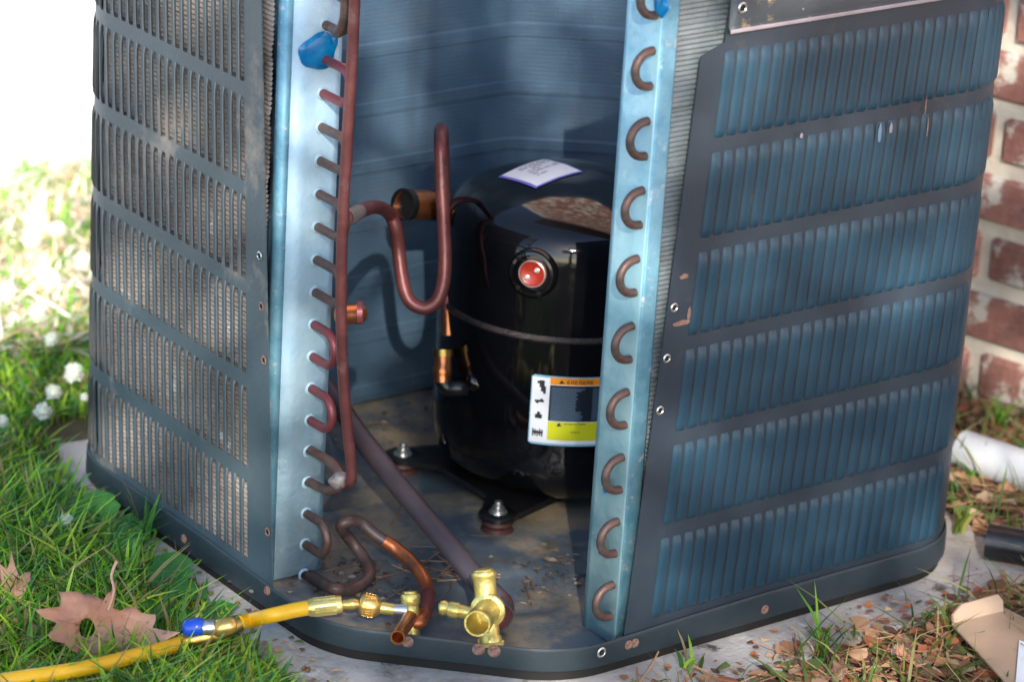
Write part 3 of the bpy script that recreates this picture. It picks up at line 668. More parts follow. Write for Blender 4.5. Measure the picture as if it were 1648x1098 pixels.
# warning label wrapped round the lower shell
la0, lz1 = (-2.461, 1.671); _, lz0 = (-2.436, 0.877)
lw = .82
def wrap(u0, u1, w0, w1, lift, n=8, cr=0):
    v = []; f = []
    for i in range(n + 1):
        a = la0 + (u0 + (u1 - u0) * i / n) * lw / RB
        for w_ in (w0, w1):
            ww = w_
            if cr and i in (0, n): ww = w_ + (cr if w_ == w0 else -cr)
            v.append(cyl(a, lz0 + (lz1 - lz0) * ww, RB + lift))
    for i in range(n): f.append((2 * i, 2 * i + 2, 2 * i + 3, 2 * i + 1))
    return v, f
b = MB(); b.add(*wrap(0, 1, 0, 1, .006, 24, .03)); wl_ = b.build('warning_label', M_lblue, comp)
b = MB(); b.add(*wrap(.015, .985, .03, .97, .010, 24)); b.build('label_base', M_white, wl_)
b = MB(); b.add(*wrap(.245, .96, .885, .985, .013, 20)); b.build('orange_band', M_orange, wl_)
b = MB(); b.add(*wrap(.245, .96, .36, .875, .013, 20)); b.build('black_text_panel', M_panel, wl_)
b = MB(); b.add(*wrap(.245, .96, .085, .35, .013, 20)); b.build('yellow_band', M_yellow, wl_)
b = MB()
for k in range(17):
    w_ = .38 + k * .028; e = .62 if 4 < k < 15 else .70
    b.add(*wrap(.27, e * R.uniform(.93, 1.0), w_, w_ + .012, .016, 8)); b.add(*wrap(.80, .93, w_, w_ + .010, .016, 3))
b.build('text_lines', M_lline, wl_)
def ink_word(b, u, w_, hgt, n, wid):
    for k in range(n):
        u1 = u + wid * .72
        for (a0, a1, c0, c1) in ((0, .22, 0, 1), (0, 1, .8, 1), (.3, 1, .4, .55), (.78, 1, 0, 1) if k % 2 else (0, 1, 0, .18)):
            b.add(*wrap(u + (u1 - u) * a0, u + (u1 - u) * a1, w_ + hgt * c0, w_ + hgt * c1, .017, 1))
        u += wid
b = MB(); ink_word(b, .46, .905, .05, 7, .05); ink_word(b, .46, .315, .022, 8, .035); ink_word(b, .55, .20, .02, 4, .03)
for u, w_ in ((.39, .905), (.39, .29)):       # warning triangles
    p = [cyl(la0 + (u + du) * lw / RB, lz0 + (lz1 - lz0) * (w_ + dw), RB + .017) for du, dw in ((-.035, 0), (.035, 0), (0, .055))]; b.add(p, [(0, 1, 2)])
b.build('band_print', M_ink, wl_)
b = MB(); rr_ = random.Random(5)
for (u, w_, kind) in ((.13, .86, 0), (.12, .63, 1), (.12, .42, 2), (.12, .18, 3)):
    if kind == 0:
        for q in ((-.05, .05, .02, .04), (-.02, .0, -.02, .05), (.01, -.02, .06, .05), (.0, -.06, .05, .0), (.03, -.09, .05, -.03)): b.add(*wrap(u + q[0], u + q[0] + .035, w_ + q[1] - .03, w_ + q[3] + .02, .014, 1))
    elif kind == 1: b.add(*wrap(u - .06, u + .06, w_ - .015, w_ + .015, .014, 2)); b.add(*wrap(u - .045, u - .01, w_ - .035, w_ - .012, .014, 1)); b.add(*wrap(u + .01, u + .045, w_ + .012, w_ + .035, .014, 1))
    elif kind == 2: b.add(*wrap(u - .045, u + .045, w_ - .04, w_ + .02, .014, 2)); b.add(*wrap(u - .02, u + .02, w_ + .02, w_ + .055, .014, 1))
    else:
        for q in range(5): b.add(*wrap(u - .07 + q * .03, u - .052 + q * .03, w_ - .06 + .01 * (q % 2), w_ + .05 - .012 * (q % 3), .014, 1))
        b.add(*wrap(u - .07, u + .07, w_ - .02, w_ + .015, .014, 2))
b.build('pictograms', M_ink, wl_)



# ================================================================ SERVICE VALVES
MB.rk = 1.06
VA = (1.172, 0.521, 0.066); VT = (1.241, 0.804, 0.744)
val = thing('large_service_valve', VA, 'large yellow brass service valve with open port standing on the pan rim', 'valve')
ax = (Vector(VT) - Vector(VA)); H = ax.length; Fv = frame(VA, ax, (0.6, -.8, 0))
b = MB(); b.lathe([(0, .0), (.10, .0), (.108, .01), (.108, .06), (.095, .08), (.095, H * .28), (.112, H * .34), (.125, H * .5), (.112, H * .62), (.105, H * .68), (.107, H * .86), (.118, H * .89), (.122, H * .93), (.114, H * .955), (.098, H * .965), (.092, H * .985), (.068, H), (0, H)], 32, Fv); b.build('valve_body', M_brass, val)
b = MB(); b.lathe([(.045, H + .001), (.045, H - .02), (0, H - .02)], 6, Fv); b.build('hex_socket', M_brass_d, val)
pc0 = (1.194, 0.622, 0.385); pc1 = (0.796, 0.270, 0.478)
Fp = frame(pc0, Vector(pc1) - Vector(pc0)); Lp = (Vector(pc1) - Vector(pc0)).length
b = MB(); b.lathe([(0, -.02), (.15, -.02), (.165, .0), (.165, .045), (.15, .06), (.12, .065)], 32, Fp); b.build('port_flange', M_brass, val)
b = MB(); b.lathe([(.118, .05), (.118, Lp * .7), (.126, Lp * .75), (.128, Lp * .97), (.122, Lp), (.104, Lp), (.098, Lp * .97), (.095, .12), (0, .12)], 36, Fp); b.build('port_tube', M_brass, val)
b = MB(); b.tube([(1.071, 0.668, 0.341), (0.992, 0.737, 0.357), (0.945, 0.778, 0.365), (0.940, 0.781, 0.365), (0.880, 0.834, 0.377), (0.861, 0.851, 0.382), (0.833, 0.875, 0.385), (0.804, 0.898, 0.389), (0.795, 0.906, 0.388)], [.06, .062, .066, .078, .076, .06, .074, .062, .035], 20, 0); b.build('charging_port', M_brass, val)
pb = [Vector(VA) + Vector(d) for d in ((-.16, .13, -.0), (.16, -.10, -.0))]
b = MB(); b.box(-.13, .13, -.015, .015, -.05, .04, c=.006, M=Matrix.Translation(VA) @ Matrix.Rotation(-.64, 4, 'Z')); b.build('mounting_bracket', M_brass, val)
for q in [(0.927, 0.396, 0.114), (1.045, 0.300, 0.106)]:
    screw(pan, q, (-.6, -.8, 0), .06)
VB = (0.692, 1.184, -0.034); VC = (0.757, 1.343, 0.389)
vs = thing('small_service_valve', VB, 'small brass service valve with copper stub and the yellow hose screwed on', 'valve')
ax = Vector(VC) - Vector(VB); H = ax.length; Fs = frame(VB, ax, (.6, -.8, 0))
b = MB(); b.lathe([(0, 0), (.078, 0), (.082, .01), (.074, .03), (.070, H * .45), (.082, H * .52), (.080, H * .62), (.072, H * .68), (.090, H * .74), (.094, H * .88), (.086, H * .93), (.07, H * .95), (.066, H * .99), (.04, H), (0, H)], 28, Fs); b.build('valve_body', M_brass, vs)
b = MB(); b.lathe([(.032, H + .001), (.032, H - .015), (0, H - .015)], 6, Fs); b.build('hex_socket', M_brass_d, vs)
b = MB(); b.tube([(0.679, 1.224, 0.165), (0.498, 1.042, 0.199), (0.347, 0.902, 0.229), (0.234, 0.793, 0.243)], [.075, .066, .066, .072], 22, 0, hollow=.054); b.build('copper_stub', M_cop, vs)
b = MB(); b.tube([(0.672, 1.263, 0.232), (0.599, 1.320, 0.232), (0.560, 1.349, 0.229)], [.06, .055, .055], 18, 0); b.build('flare_port', M_zinc, vs)
screw(pan, (0.490, 0.976, 0.053), (-.6, -.8, 0), .055)

# ================================================================ HOSE
hz = PADZ
hose = thing('charging_hose', (-0.143, 1.812, 0.203), 'yellow charging hose with blue valve handle lying from the grass up to the small valve', 'hose')
b = MB(); b.tube([(-0.130, 1.811, 0.221), (-0.293, 1.862, 0.205), (-0.499, 1.936, 0.169), (-0.581, 2.198, 0.022), (-0.812, 2.044, 0.118)], .072, 20, 6); b.build('hose_tube', M_hose, hose)
b = MB(); b.tube([(-1.363, 2.142, 0.002), (-1.677, 2.021, 0.060), (-1.993, 1.959, 0.100), (-2.521, 1.902, 0.140), (-2.951, 1.973, 0.140), (-3.409, 2.106, 0.120), (-3.942, 2.583, -0.100)], .072, 20, 6); b.build('hose_tube', M_hose, hose)
b = MB()
pts = [(-0.146, 1.820, 0.214), (-0.115, 1.800, 0.222), (0.138, 1.683, 0.245), (0.169, 1.663, 0.252)]; b.tube([pts[0], pts[1], pts[2], pts[3]], [.07, .088, .088, .08], 20, 0)
for k in range(12):
    A_ = Vector(pts[1]); E_ = Vector(pts[2]); d = (E_ - A_).normalized(); u = d.orthogonal().normalized(); q = Quaternion(d, 2 * PI * k / 12) @ u
    b.tube([A_ + q * .084 + d * .03, E_ + q * .084 - d * .03], .014, 6, 0)
b.build('crimp_ferrule', M_brass, hose)
b = MB(); b.tube([(0.168, 1.661, 0.247), (0.212, 1.628, 0.250), (0.253, 1.601, 0.258), (0.302, 1.564, 0.262)], [.045, .052, .058, .04], 16, 3); b.build('hose_neck', M_gold, hose)
kn0 = Vector((0.304, 1.566, 0.268)); kn1 = Vector((0.469, 1.424, 0.240)); d = (kn1 - kn0); L_ = d.length; Fk = frame(kn0, d)
b = MB(); b.lathe([(0, 0), (.07, 0), (.095, .02), (.105, .04), (.105, L_ * .75), (.09, L_ * .85), (.065, L_), (0, L_)], 28, Fk)
for k in range(22):
    a = 2 * PI * k / 22
    for z in (.055, .085, .115, .145):
        b.box(-.008, .012, -.010, .010, -.010, .010, M=Fk @ Matrix.Rotation(a + (z * 8), 4, 'Z') @ Matrix.Translation((.104, 0, z)))
b.build('knurled_nut', M_gold, hose)
b = MB(); b.tube([(0.464, 1.428, 0.240), (0.569, 1.342, 0.230)], .058, 18, 0); b.build('nut_tail', M_brass, hose)
# ball valve in the hose
bv = thing_v = None
b = MB(); b.tube([(-0.816, 1.994, 0.148), (-0.922, 2.008, 0.120), (-1.018, 2.012, 0.088), (-1.059, 2.015, 0.083), (-1.163, 2.075, 0.043), (-1.276, 2.100, 0.026), (-1.321, 2.119, 0.022), (-1.382, 2.156, 0.001)], [.078, .092, .098, .115, .115, .098, .085, .078], 20, 0); bvb = b.build('ball_valve', M_brass_d, hose)
b = MB(); b.tube([(-0.944, 1.851, 0.207), (-0.988, 1.883, 0.204), (-1.090, 1.947, 0.174), (-1.129, 1.976, 0.171)], [.05, .085, .085, .06], 16, 3); b.build('valve_stem', M_gold, bvb)
b = MB(); b.tube([(-1.127, 1.958, 0.192), (-1.176, 1.992, 0.183), (-1.236, 2.033, 0.173)], [.07, .078, .07], 16, 4); b.build('handle_sleeve', M_zinc, bvb)
b = MB(); b.tube([(-1.229, 2.011, 0.195), (-1.273, 2.043, 0.192), (-1.323, 2.075, 0.177), (-1.367, 2.108, 0.174), (-1.391, 2.126, 0.172)], [.075, .088, .084, .078, .045], 18, 4); b.build('valve_handle', M_bhandle, bvb)

MB.rk = 1.0
# ================================================================ WHITE PIPE, BLACK HOSES, BOX
pv = thing('drain_pipe', (9.088, 2.086, -0.330), 'white plastic pipe lying on the ground between condenser and brick wall', 'pipe')
pa = Vector((9.013, 2.046, -0.080)); pd_ = Vector((.25, -.968, .0)).normalized()
b = MB(); b.tube([pa + pd_ * 12, pa + pd_ * 3, pa], .235, 32, 0, hollow=.20); b.build('pipe_wall', M_pvc, pv)
b = MB(); b.tube([pa + pd_ * 1.55, pa + pd_ * 2.6], .262, 32, 0); b.build('coupling', M_pvc, pv)
bp_ = Vector((7.547, 0.104, -0.120))
o = pipe('black_pipe', [bp_ + Vector((5.5, -2.6, .05)), bp_ + Vector((2.2, -1.6, 0)), bp_ + Vector((.8, -.9, 0)), bp_], .20, M_black_m, None, n=22, hollow=.15)
tag(o, 'thick black rubber pipe half buried in leaves right of the pad', 'pipe')
o = pipe('black_cable', [(6.580, -1.138, -0.200), (6.631, -1.251, -0.200), (6.815, -1.343, -0.220), (7.124, -1.585, -0.250)], [.05, .065, .06, .05], M_black_m, None, n=14)
tag(o, 'short black cable end behind the cardboard box flap', 'cable')
box = thing('cardboard_box', (5.700, -1.954, -0.300), 'open brown cardboard box with white printed side at the lower right corner', 'box')
def slab(name, pts, t, m, parent):
    """board of thickness t whose outline is pts (planar, world)"""
    P = [Vector(p) for p in pts]; n = (P[1] - P[0]).cross(P[2] - P[0]).normalized(); k = len(P); b = MB()
    b.add([tuple(p) for p in P] + [tuple(p - n * t) for p in P], [tuple(range(k)), tuple(range(2 * k - 1, k - 1, -1))] + [(i, i + k, (i + 1) % k + k, (i + 1) % k) for i in range(k)])
    return b.build(name, m, parent)
slab('top_flap', [(5.783, -1.218, -0.120), (5.787, -1.189, -0.020), (5.917, -1.169, 0.060), (6.242, -1.346, 0.170), (6.241, -1.425, 0.140), (6.226, -1.468, 0.020)], .03, M_card, box)
slab('side_board', [(5.768, -1.235, -0.130), (6.232, -1.464, 0.010), (6.113, -1.752, 0.000), (5.958, -2.130, 0.020), (5.214, -2.895, -0.030), (5.217, -2.665, -0.080), (5.536, -1.870, -0.120)], .03, M_card, box)
slab('printed_side', [(5.869, -2.086, 0.030), (5.952, -2.531, 0.030), (5.128, -3.361, -0.000), (4.995, -2.919, -0.030)], .03, M_cardw, box)
slab('inner_flap', [(6.398, -1.302, -0.050), (6.407, -1.640, -0.050), (6.041, -2.287, -0.100), (5.849, -2.130, -0.120)], .03, M_card, box)

# ================================================================ PLANTS AND LITTER
def blades(region, n, h0, h1, wd, tones, seed, lean=.5, clump=0):
    """n curved grass blades; region() gives a foot point (x, y, z)"""
    r = random.Random(seed); B = MB(); V = B.v; F_ = B.f; T = B.tone
    for _ in range(n):
        x, y, z = region(r); h = r.uniform(h0, h1) * (min(1, max(.45, (pad_edge(y) + .1 - x) / .9)) if clump else 1); a = r.uniform(0, 2 * PI); ln = r.uniform(.1, lean) * h * 1.6; w_ = wd * r.uniform(.6, 1.3)
        dx, dy = math.cos(a), math.sin(a); b2 = r.uniform(0, 2 * PI); sx, sy = math.cos(b2) * w_, math.sin(b2) * w_
        c = r.choice(tones); k = r.uniform(.75, 1.25); c = (c[0] * k, c[1] * k, c[2] * k)
        o = len(V); droop = r.uniform(.0, .35)
        for t, ws in ((0, .7), (.35, 1), (.7, .75)):
            q = t ** 1.7 * ln; zz = z + h * (t - droop * t * t)
            V.append((x + dx * q - sx * ws, y + dy * q - sy * ws, zz)); V.append((x + dx * q + sx * ws, y + dy * q + sy * ws, zz))
        V.append((x + dx * ln, y + dy * ln, z + h * (1 - droop)))
        F_ += [(o, o + 1, o + 3, o + 2), (o + 2, o + 3, o + 5, o + 4), (o + 4, o + 5, o + 6)]; T += [c] * 7
    B.m = [0] * len(F_); return B
GT = [(.14, .38, .02), (.20, .46, .02), (.07, .23, .03), (.32, .55, .03), (.10, .30, .06), (.42, .56, .05), (.04, .13, .02), (.34, .27, .10)]
def pad_edge(y): return -.10 - .06 * (7 - y) if y > 3.8 else -.33 - .13 * (3.8 - y) if y > 1.6 else -.65
def reg_near(r):
    while True:
        x = r.uniform(-4.5, 2.6); y = r.uniform(0.2, 10.4)
        if x > pad_edge(y) + .05 * math.sin(y * 5) and y < 7.3: continue
        if x > .2 and y < 8.2: continue
        return (x, y, GZ)
def reg_front(r):
    return (r.uniform(-3.5, -.62), r.uniform(-1.2, 2.0), GZ)
B = blades(reg_near, 17000, .30, .80, .021, GT, 1, .9, 1)
tag(B.build('lawn_grass', M_blade, smooth=False), kind='stuff', cat='grass', label='dense green lawn grass left of the condenser in the shade')
def fronts(r):
    while True:
        x, y, z = reg_front(r)
        if x > pad_edge(y): continue
        return x, y, z
B = blades(fronts, 4500, .25, .6, .018, GT, 2, .9, 1)
tag(B.build('front_grass', M_blade, smooth=False), kind='stuff', cat='grass', label='low green grass below the yellow hose at the front edge of the pad')
ST = [(.85, .80, .70), (.80, .62, .40), (.80, .68, .50), (.20, .45, .03), (.16, .40, .03), (.65, .45, .22), (.85, .80, .70), (.85, .80, .72)]  # whitish tones put the glare of the sun into the straw
B = blades(lambda r: (r.uniform(-1, 8), r.uniform(10.0, 15.9), GZ), 9000, .12, .5, .03, ST, 3, 1.6)
tag(B.build('straw_grass', M_blade, smooth=False), kind='stuff', cat='grass', label='straw mixed with grass at the left edge, whitened to look sunlit')
LT = [(.30, .13, .06), (.22, .10, .05), (.40, .24, .13), (.14, .07, .04), (.45, .33, .2), (.36, .12, .05), (.12, .16, .04)]
def lit(region, n, s0, s1, tones, seed):
    r = random.Random(seed); B = MB()
    for _ in range(n):
        x, y, z = region(r); s = r.uniform(s0, s1); a = r.uniform(0, 2 * PI); tl = r.uniform(-.5, .5); e = r.uniform(.3, .9); cv = r.uniform(-.4, .4)
        q = Quaternion((0, 0, 1), a) @ Quaternion((1, 0, 0), tl); c = r.choice(tones); k = r.uniform(.7, 1.3)
        pp = [(-1, 0, 0), (-.3, -e, cv), (.5, -e * .7, cv * .5), (1, 0, 0), (.5, e * .7, cv * .6), (-.3, e, cv)]
        o = [q @ Vector((p[0] * s, p[1] * s, p[2] * s)) for p in pp]
        B.add([(x + p.x, y + p.y, z + p.z + .02) for p in o], [(0, 1, 2, 3), (0, 3, 4, 5)]); B.tone += [(c[0] * k, c[1] * k, c[2] * k)] * 6
    return B
def reg_mulch(r):
    while True:
        x = r.uniform(2.0, 11); y = r.uniform(-3.2, 4.5)
        if x < 7.9 and y > -.62 + r.uniform(-.3, .25): continue
        return (x, y, GZ + .02 + r.uniform(0, .08))
B = lit(reg_mulch, 4200, .04, .14, LT, 4); tag(B.build('leaf_litter', M_litter, smooth=False), kind='stuff', cat='leaf litter', label='brown leaf litter and bark scraps along the right side of the pad')
def needles(region, n, seed, L0=.4, L1=1.0, tones=((.36, .17, .08), (.45, .26, .13), (.28, .12, .06))):
    r = random.Random(seed); B = MB()
    for _ in range(n):
        x, y, z = region(r); a = r.uniform(0, 2 * PI); l = r.uniform(L0, L1); c = r.choice(tones); bend = r.uniform(-.2, .2); w_ = .009
        dx, dy = math.cos(a), math.sin(a); nx, ny = -dy, dx; up = r.uniform(0, .12)
        V = []
        for t in (0, .33, .66, 1):
            px_, py_ = x + dx * l * t + nx * bend * l * t * (1 - t) * 2, y + dy * l * t + ny * bend * l * t * (1 - t) * 2
            V += [(px_ - nx * w_, py_ - ny * w_, z + up * t), (px_ + nx * w_, py_ + ny * w_, z + up * t + .004), (px_, py_, z + up * t + .012)]
        F_ = []
        for k in range(3):
            for j in range(3): F_.append((k * 3 + j, k * 3 + (j + 1) % 3, k * 3 + 3 + (j + 1) % 3, k * 3 + 3 + j))
        B.add(V, F_); B.tone += [c] * 12
    return B
B = needles(reg_mulch, 900, 5, .3, .9); tag(B.build('pine_straw', M_litter), kind='stuff', cat='pine needles', label='rust brown pine needles scattered over the litter at lower right')
B = blades(reg_mulch, 1100, .2, .6, .014, [(.10, .20, .03), (.22, .26, .06), (.40, .36, .14), (.07, .17, .03)], 6, 1.1)
tag(B.build('sparse_grass', M_blade, smooth=False), kind='stuff', cat='grass', label='sparse yellow-green grass growing through the litter at lower right')
# needles and grit lying inside the pan and on the pad
B = needles(lambda r: (1.9 + r.gauss(0, .5), 2.2 + r.gauss(0, .55), -.085), 26, 8, .4, .9, ((.26, .15, .09), (.18, .10, .06)))
tag(B.build('pan_needles', M_litter), kind='stuff', cat='pine needles', label='dry pine needles and dirt lying on the pan floor before the compressor')
def grit_reg(r):
    c = r.random()
    if c < .45: return (r.gauss(.95, .35), r.gauss(2.6, .45), -.09)
    if c < .75: return (r.gauss(3.0, .5), r.gauss(1.6, .35), -.09)
    return (r.uniform(2.4, 6), r.uniform(5.4, 6.4), -.09)
B = lit(grit_reg, 500, .012, .05, [(.16, .11, .07), (.26, .20, .13), (.08, .055, .04)], 9); tag(B.build('pan_dirt', M_litter, smooth=False), kind='stuff', cat='dirt', label='brown crumbs of dirt gathered on the cabinet floor by the pipes')
def padreg(r):
    c = r.random()
    if c < .5: return (r.uniform(-.55, -.05), r.uniform(.8, 7), PADZ + .006)
    return (r.uniform(-.3, 7.5), r.uniform(-.75, -.1) + (0 if 1 else 0), PADZ + .006)
def padreg2(r):
    while True:
        x, y, z = padreg(r)
        if x > 0 and x < 2 and y > .6 - x * .6: continue
        return x, y, z
B = lit(padreg2, 260, .012, .06, LT, 10); tag(B.build('pad_scraps', M_litter, smooth=False), kind='stuff', cat='debris', label='small brown scraps scattered over the bare concrete pad')

# ---- dry leaves, each its own thing
MAPLE = [(-.05, -1.0), (.03, -.35), (.32, -.52), (.38, -.36), (.80, -.42), (.66, -.18), (1.0, .08), (.70, .14), (.80, .48), (.44, .32), (.36, .52), (.22, .50), (.12, 1.02), (-.02, .80), (-.16, .98), (-.24, .50), (-.42, .58), (-.46, .32), (-.82, .44), (-.70, .12), (-1.0, .02), (-.68, -.20), (-.78, -.46), (-.38, -.36), (-.30, -.54), (-.06, -.35)]
def leaf(pos, size, q, seed, label, outline=MAPLE, group='dry fallen leaves', hole=False):
    r = random.Random(seed); t = thing('dry_leaf', tuple(pos), label, 'leaf', group)
    ol = []
    for x, y in outline:
        l = math.hypot(x, y); k = (1.28 if l < .6 else 1.0) * r.uniform(.9, 1.1); ol.append((x * k, y * k))
    ol = [p for i in range(len(ol)) for p in (ol[i], tuple((ol[i][a] + ol[(i + 1) % len(ol)][a]) / 2 + r.uniform(-.03, .03) for a in (0, 1)))]
    curl = r.uniform(.3, .6); ph = r.uniform(0, 6)
    def Z(x, y): return .22 * abs(x) + curl * (x * x * .6 + .35 * y * y) + .16 * math.sin(4 * x + ph) * math.cos(3 * y + ph) + .06 * math.sin(11 * x + 2 * ph) * math.sin(9 * y) 
    V = []; F_ = []; n = len(ol)
    h = .22 if hole else .0; hc = (.25, .05) if hole else (0, 0)
    for k, s in enumerate((h, .35, .62, .82, 1.0)):
        for x, y in ol:
            g = 1 if k == 4 else s
            if k == 0: l = math.hypot(x, y) + 1e-6; px_, py_ = hc[0] + x / l * .12 * (1 if hole else .02), hc[1] + y / l * .12 * (1 if hole else .02)
            else: px_, py_ = x * g + hc[0] * (1 - g), y * g + hc[1] * (1 - g)
            V.append(Vector((px_, py_, Z(px_, py_))))
    for k in range(4):
        for i in range(n): j = (i + 1) % n; F_.append((k * n + i, k * n + j, (k + 1) * n + j, (k + 1) * n + i))
    b = MB(); P = Vector(pos); b.add([tuple(P + (q @ (p * size))) for p in V], F_)
    o = b.build('leaf_blade', M_dryleaf, t); thick(o, .0004)
    b = MB()
    for ex, ey in ((.1, .95), (.75, .44), (-.75, .44), (.85, .05), (-.85, .03)):
        pts = []
        for s in (0, .33, .66, .92): x, y = ex * s, -.35 + (ey + .35) * s; pts.append(tuple(P + q @ (Vector((x, y, Z(x, y) + .015)) * size)))
        if not hole: b.tube(pts, [.02 * size, .015 * size, .01 * size, .005 * size], 5, 2)
    pts = [tuple(P + q @ (Vector((x, y, Z(x, y) + z)) * size)) for x, y, z in ((0, -.35, .015), (-.03, -.7, .05), (.05, -.95, .10), (.02, -1.12, .16))]
    b.tube(pts, [.02 * size, .022 * size, .02 * size, .025 * size], 6, 3); b.build('leaf_vein', M_leafvein, t)
    return t
def tilt(ax_, ay_, az_): return Quaternion((0, 0, 1), az_) @ Quaternion((1, 0, 0), ax_) @ Quaternion((0, 1, 0), ay_)
def facing(nx, ny, nz, spin): return Vector((0, 0, 1)).rotation_difference(Vector((nx, ny, nz)).normalized()) @ Quaternion((0, 0, 1), spin)
leaf((-2.039, 2.554, 0.080), .66, facing(-.15, -.55, .80, 2.5), 21, 'large curled brown maple leaf with a small hole lying on grass beside the yellow hose', hole=True)
leaf((-2.349, 3.949, -0.100), .46, facing(-.5, -.3, .8, .6), 22, 'brown dry leaf half in the grass at the far left picture edge')
leaf((-2.528, 3.367, -0.150), .28, facing(-.4, -.5, .8, 2.2), 23, 'smaller tan dry leaf just below the brown one at the left edge')
leaf((4.435, 0.562, -0.200), .01 + .06, tilt(.2, .2, 1), 24, 'tiny rust coloured leaf scrap on the concrete before the right panel')
for i, (px_, lab) in enumerate((((5.6, -1.15, -.2), 'orange brown leaf scrap on the litter left of the cardboard box'), ((6.6, -.95, -.2), 'brown leaf scrap touching the top of the cardboard flap'), ((4.9, -1.5, -.2), 'dull red leaf scrap at the lower picture edge left of the box'), ((8.6, .5, -.2), 'reddish leaf scrap beside the black rubber pipe'), ((8.8, 1.1, -.2), 'pale tan leaf scrap between the white pipe and the black pipe'), ((4.1, -1.35, -.22), 'rust brown leaf scrap near the grass tuft on the right'))):
    leaf(px_, .14 + .03 * (i % 3), tilt(R.uniform(-.4, .4), R.uniform(-.4, .4), R.uniform(0, 6)), 30 + i, lab)

# ---- clover flowers, the ones that can be counted
def clover(pos, r, label, h=.5, seed=0):
    rr_ = random.Random(seed); x, y, z = pos; t = thing('clover_flower', (x, y, GZ), label, 'flower', 'white clover flowers in the lawn')
    b = MB(); n = 90
    for i in range(n):
        ph = math.acos(1 - 1.75 * (i + .5) / n); th = i * 2.39996
        d = Vector((math.sin(ph) * math.cos(th), math.sin(ph) * math.sin(th), math.cos(ph))); s = Vector((-d.y, d.x, 0)); s = s.normalized() if s.length > .01 else Vector((1, 0, 0)); u = d.cross(s)
        L_ = r * rr_.uniform(.78, 1.22); c = Vector(pos); w_ = r * .17
        b.add([tuple(c + d * r * .3 - s * w_ * .5), tuple(c + d * r * .3 + s * w_ * .5), tuple(c + d * L_ * .8 + s * w_), tuple(c + d * L_ + u * w_ * .6), tuple(c + d * L_ * .8 - s * w_)], [(0, 1, 2, 3, 4)])
    b.lathe([(0, z + r * .68), (r * .42, z + r * .5), (r * .62, z + r * .2), (r * .6, z - r * .35), (r * .3, z - r * .6), (0, z - r * .62)], 14, Matrix.Translation((x, y, 0)))
    b.build('flower_head', M_fl, t, smooth=False)
    b = MB(); b.tube([(x + .05, y + .03, GZ), (x + .02, y, (GZ + z) / 2), (x, y, z - r * .2)], .012, 6, 3); b.build('stem', M_stem, t)
for i, (q, r_, lab) in enumerate([
    ((1.152, 8.719, 0.000), .12, 'highest of the white clover heads in the shaded grass by the cabinet corner'),
    ((0.664, 8.320, 0.000), .10, 'white clover head midway in the diagonal row by the cabinet corner'),
    ((0.282, 7.882, 0.000), .105, 'lowest white clover head of the diagonal row by the cabinet corner'),
    ((-0.257, 7.850, 0.000), .08, 'white clover head cut by the left picture edge'),
    ((-0.959, 5.186, -0.020), .10, 'white clover bud beside the broken slab left of the pan'),
    ((0.840, 7.919, 0.050), .05, 'tiny white clover head touching the cabinet corner'),
    ((3.475, 13.786, -0.100), .17, 'largest sunlit white clover head near the pale driveway'),
    ((3.538, 13.322, -0.100), .12, 'sunlit clover head just right of the largest one'),
    ((3.078, 13.188, -0.100), .13, 'sunlit clover head just below the largest one'),
    ((3.224, 12.099, -0.100), .13, 'sunlit clover head against the cabinet edge'),
    ((2.624, 12.083, -0.100), .10, 'sunlit clover head in the middle of the straw'),
    ((2.482, 11.609, -0.100), .13, 'sunlit clover head below the middle of the straw'),
    ((1.882, 11.630, -0.100), .12, 'sunlit clover head at the left picture edge in the straw'),
    ((1.813, 10.755, -0.100), .12, 'one of two joined sunlit clover heads above the shade line'),
    ((1.462, 10.707, -0.100), .10, 'sunlit clover head left of the joined pair'),
    ((1.573, 9.977, -0.100), .09, 'lowest sunlit clover head just above the shade line')]):
    clover(q, r_, lab, seed=i)

# ---- weeds with countable leaves
def weed(pos, n, L0, L1, seed, label, wd=.28):
    r = random.Random(seed); t = thing('weed_plant', pos, label, 'weed', 'broad leaved weeds')
    for i in range(n):
        a = 2 * PI * i / n + r.uniform(-.4, .4); L_ = r.uniform(L0, L1); up = r.uniform(.35, 1.0); V = []; F_ = []; m_ = 7
        for k in range(m_ + 1):
            s = k / m_; w_ = L_ * wd * math.sin(PI * min(1, s * .97 + .03)) ** .8 * (1 + (.12 if k % 2 else -.12)); ro = L_ * (s * .9) ; zz = L_ * up * (s - .55 * s * s)
            dx, dy = math.cos(a), math.sin(a)
            for e in (-1, 0, 1): V.append((pos[0] + dx * ro - dy * w_ * e, pos[1] + dy * ro + dx * w_ * e, pos[2] + zz + (.12 * w_ if e else 0)))
        for k in range(m_):
            for e in (0, 1): F_.append((k * 3 + e, k * 3 + e + 1, k * 3 + 4 + e, k * 3 + 3 + e))
        b = MB(); b.add(V, F_); b.build('leaf', M_weed, t, origin=pos)
    return t
weed((-0.392, 5.314, -0.330), 7, .45, .85, 41, 'serrated weed reaching up against the left corner of the pan')
weed((-0.758, 3.532, -0.330), 6, .5, .9, 42, 'broad leaved weed growing over the pad above the dry maple leaf')
weed((-0.735, 3.108, -0.330), 5, .4, .7, 43, 'low weed with rounded leaves right behind the blue handle')
weed((-1.721, 2.486, -0.330), 6, .3, .6, 44, 'low weed below the yellow hose near the dry leaf')
weed((-1.036, 2.090, -0.330), 6, .25, .5, 45, 'small weed below the ball valve of the hose')
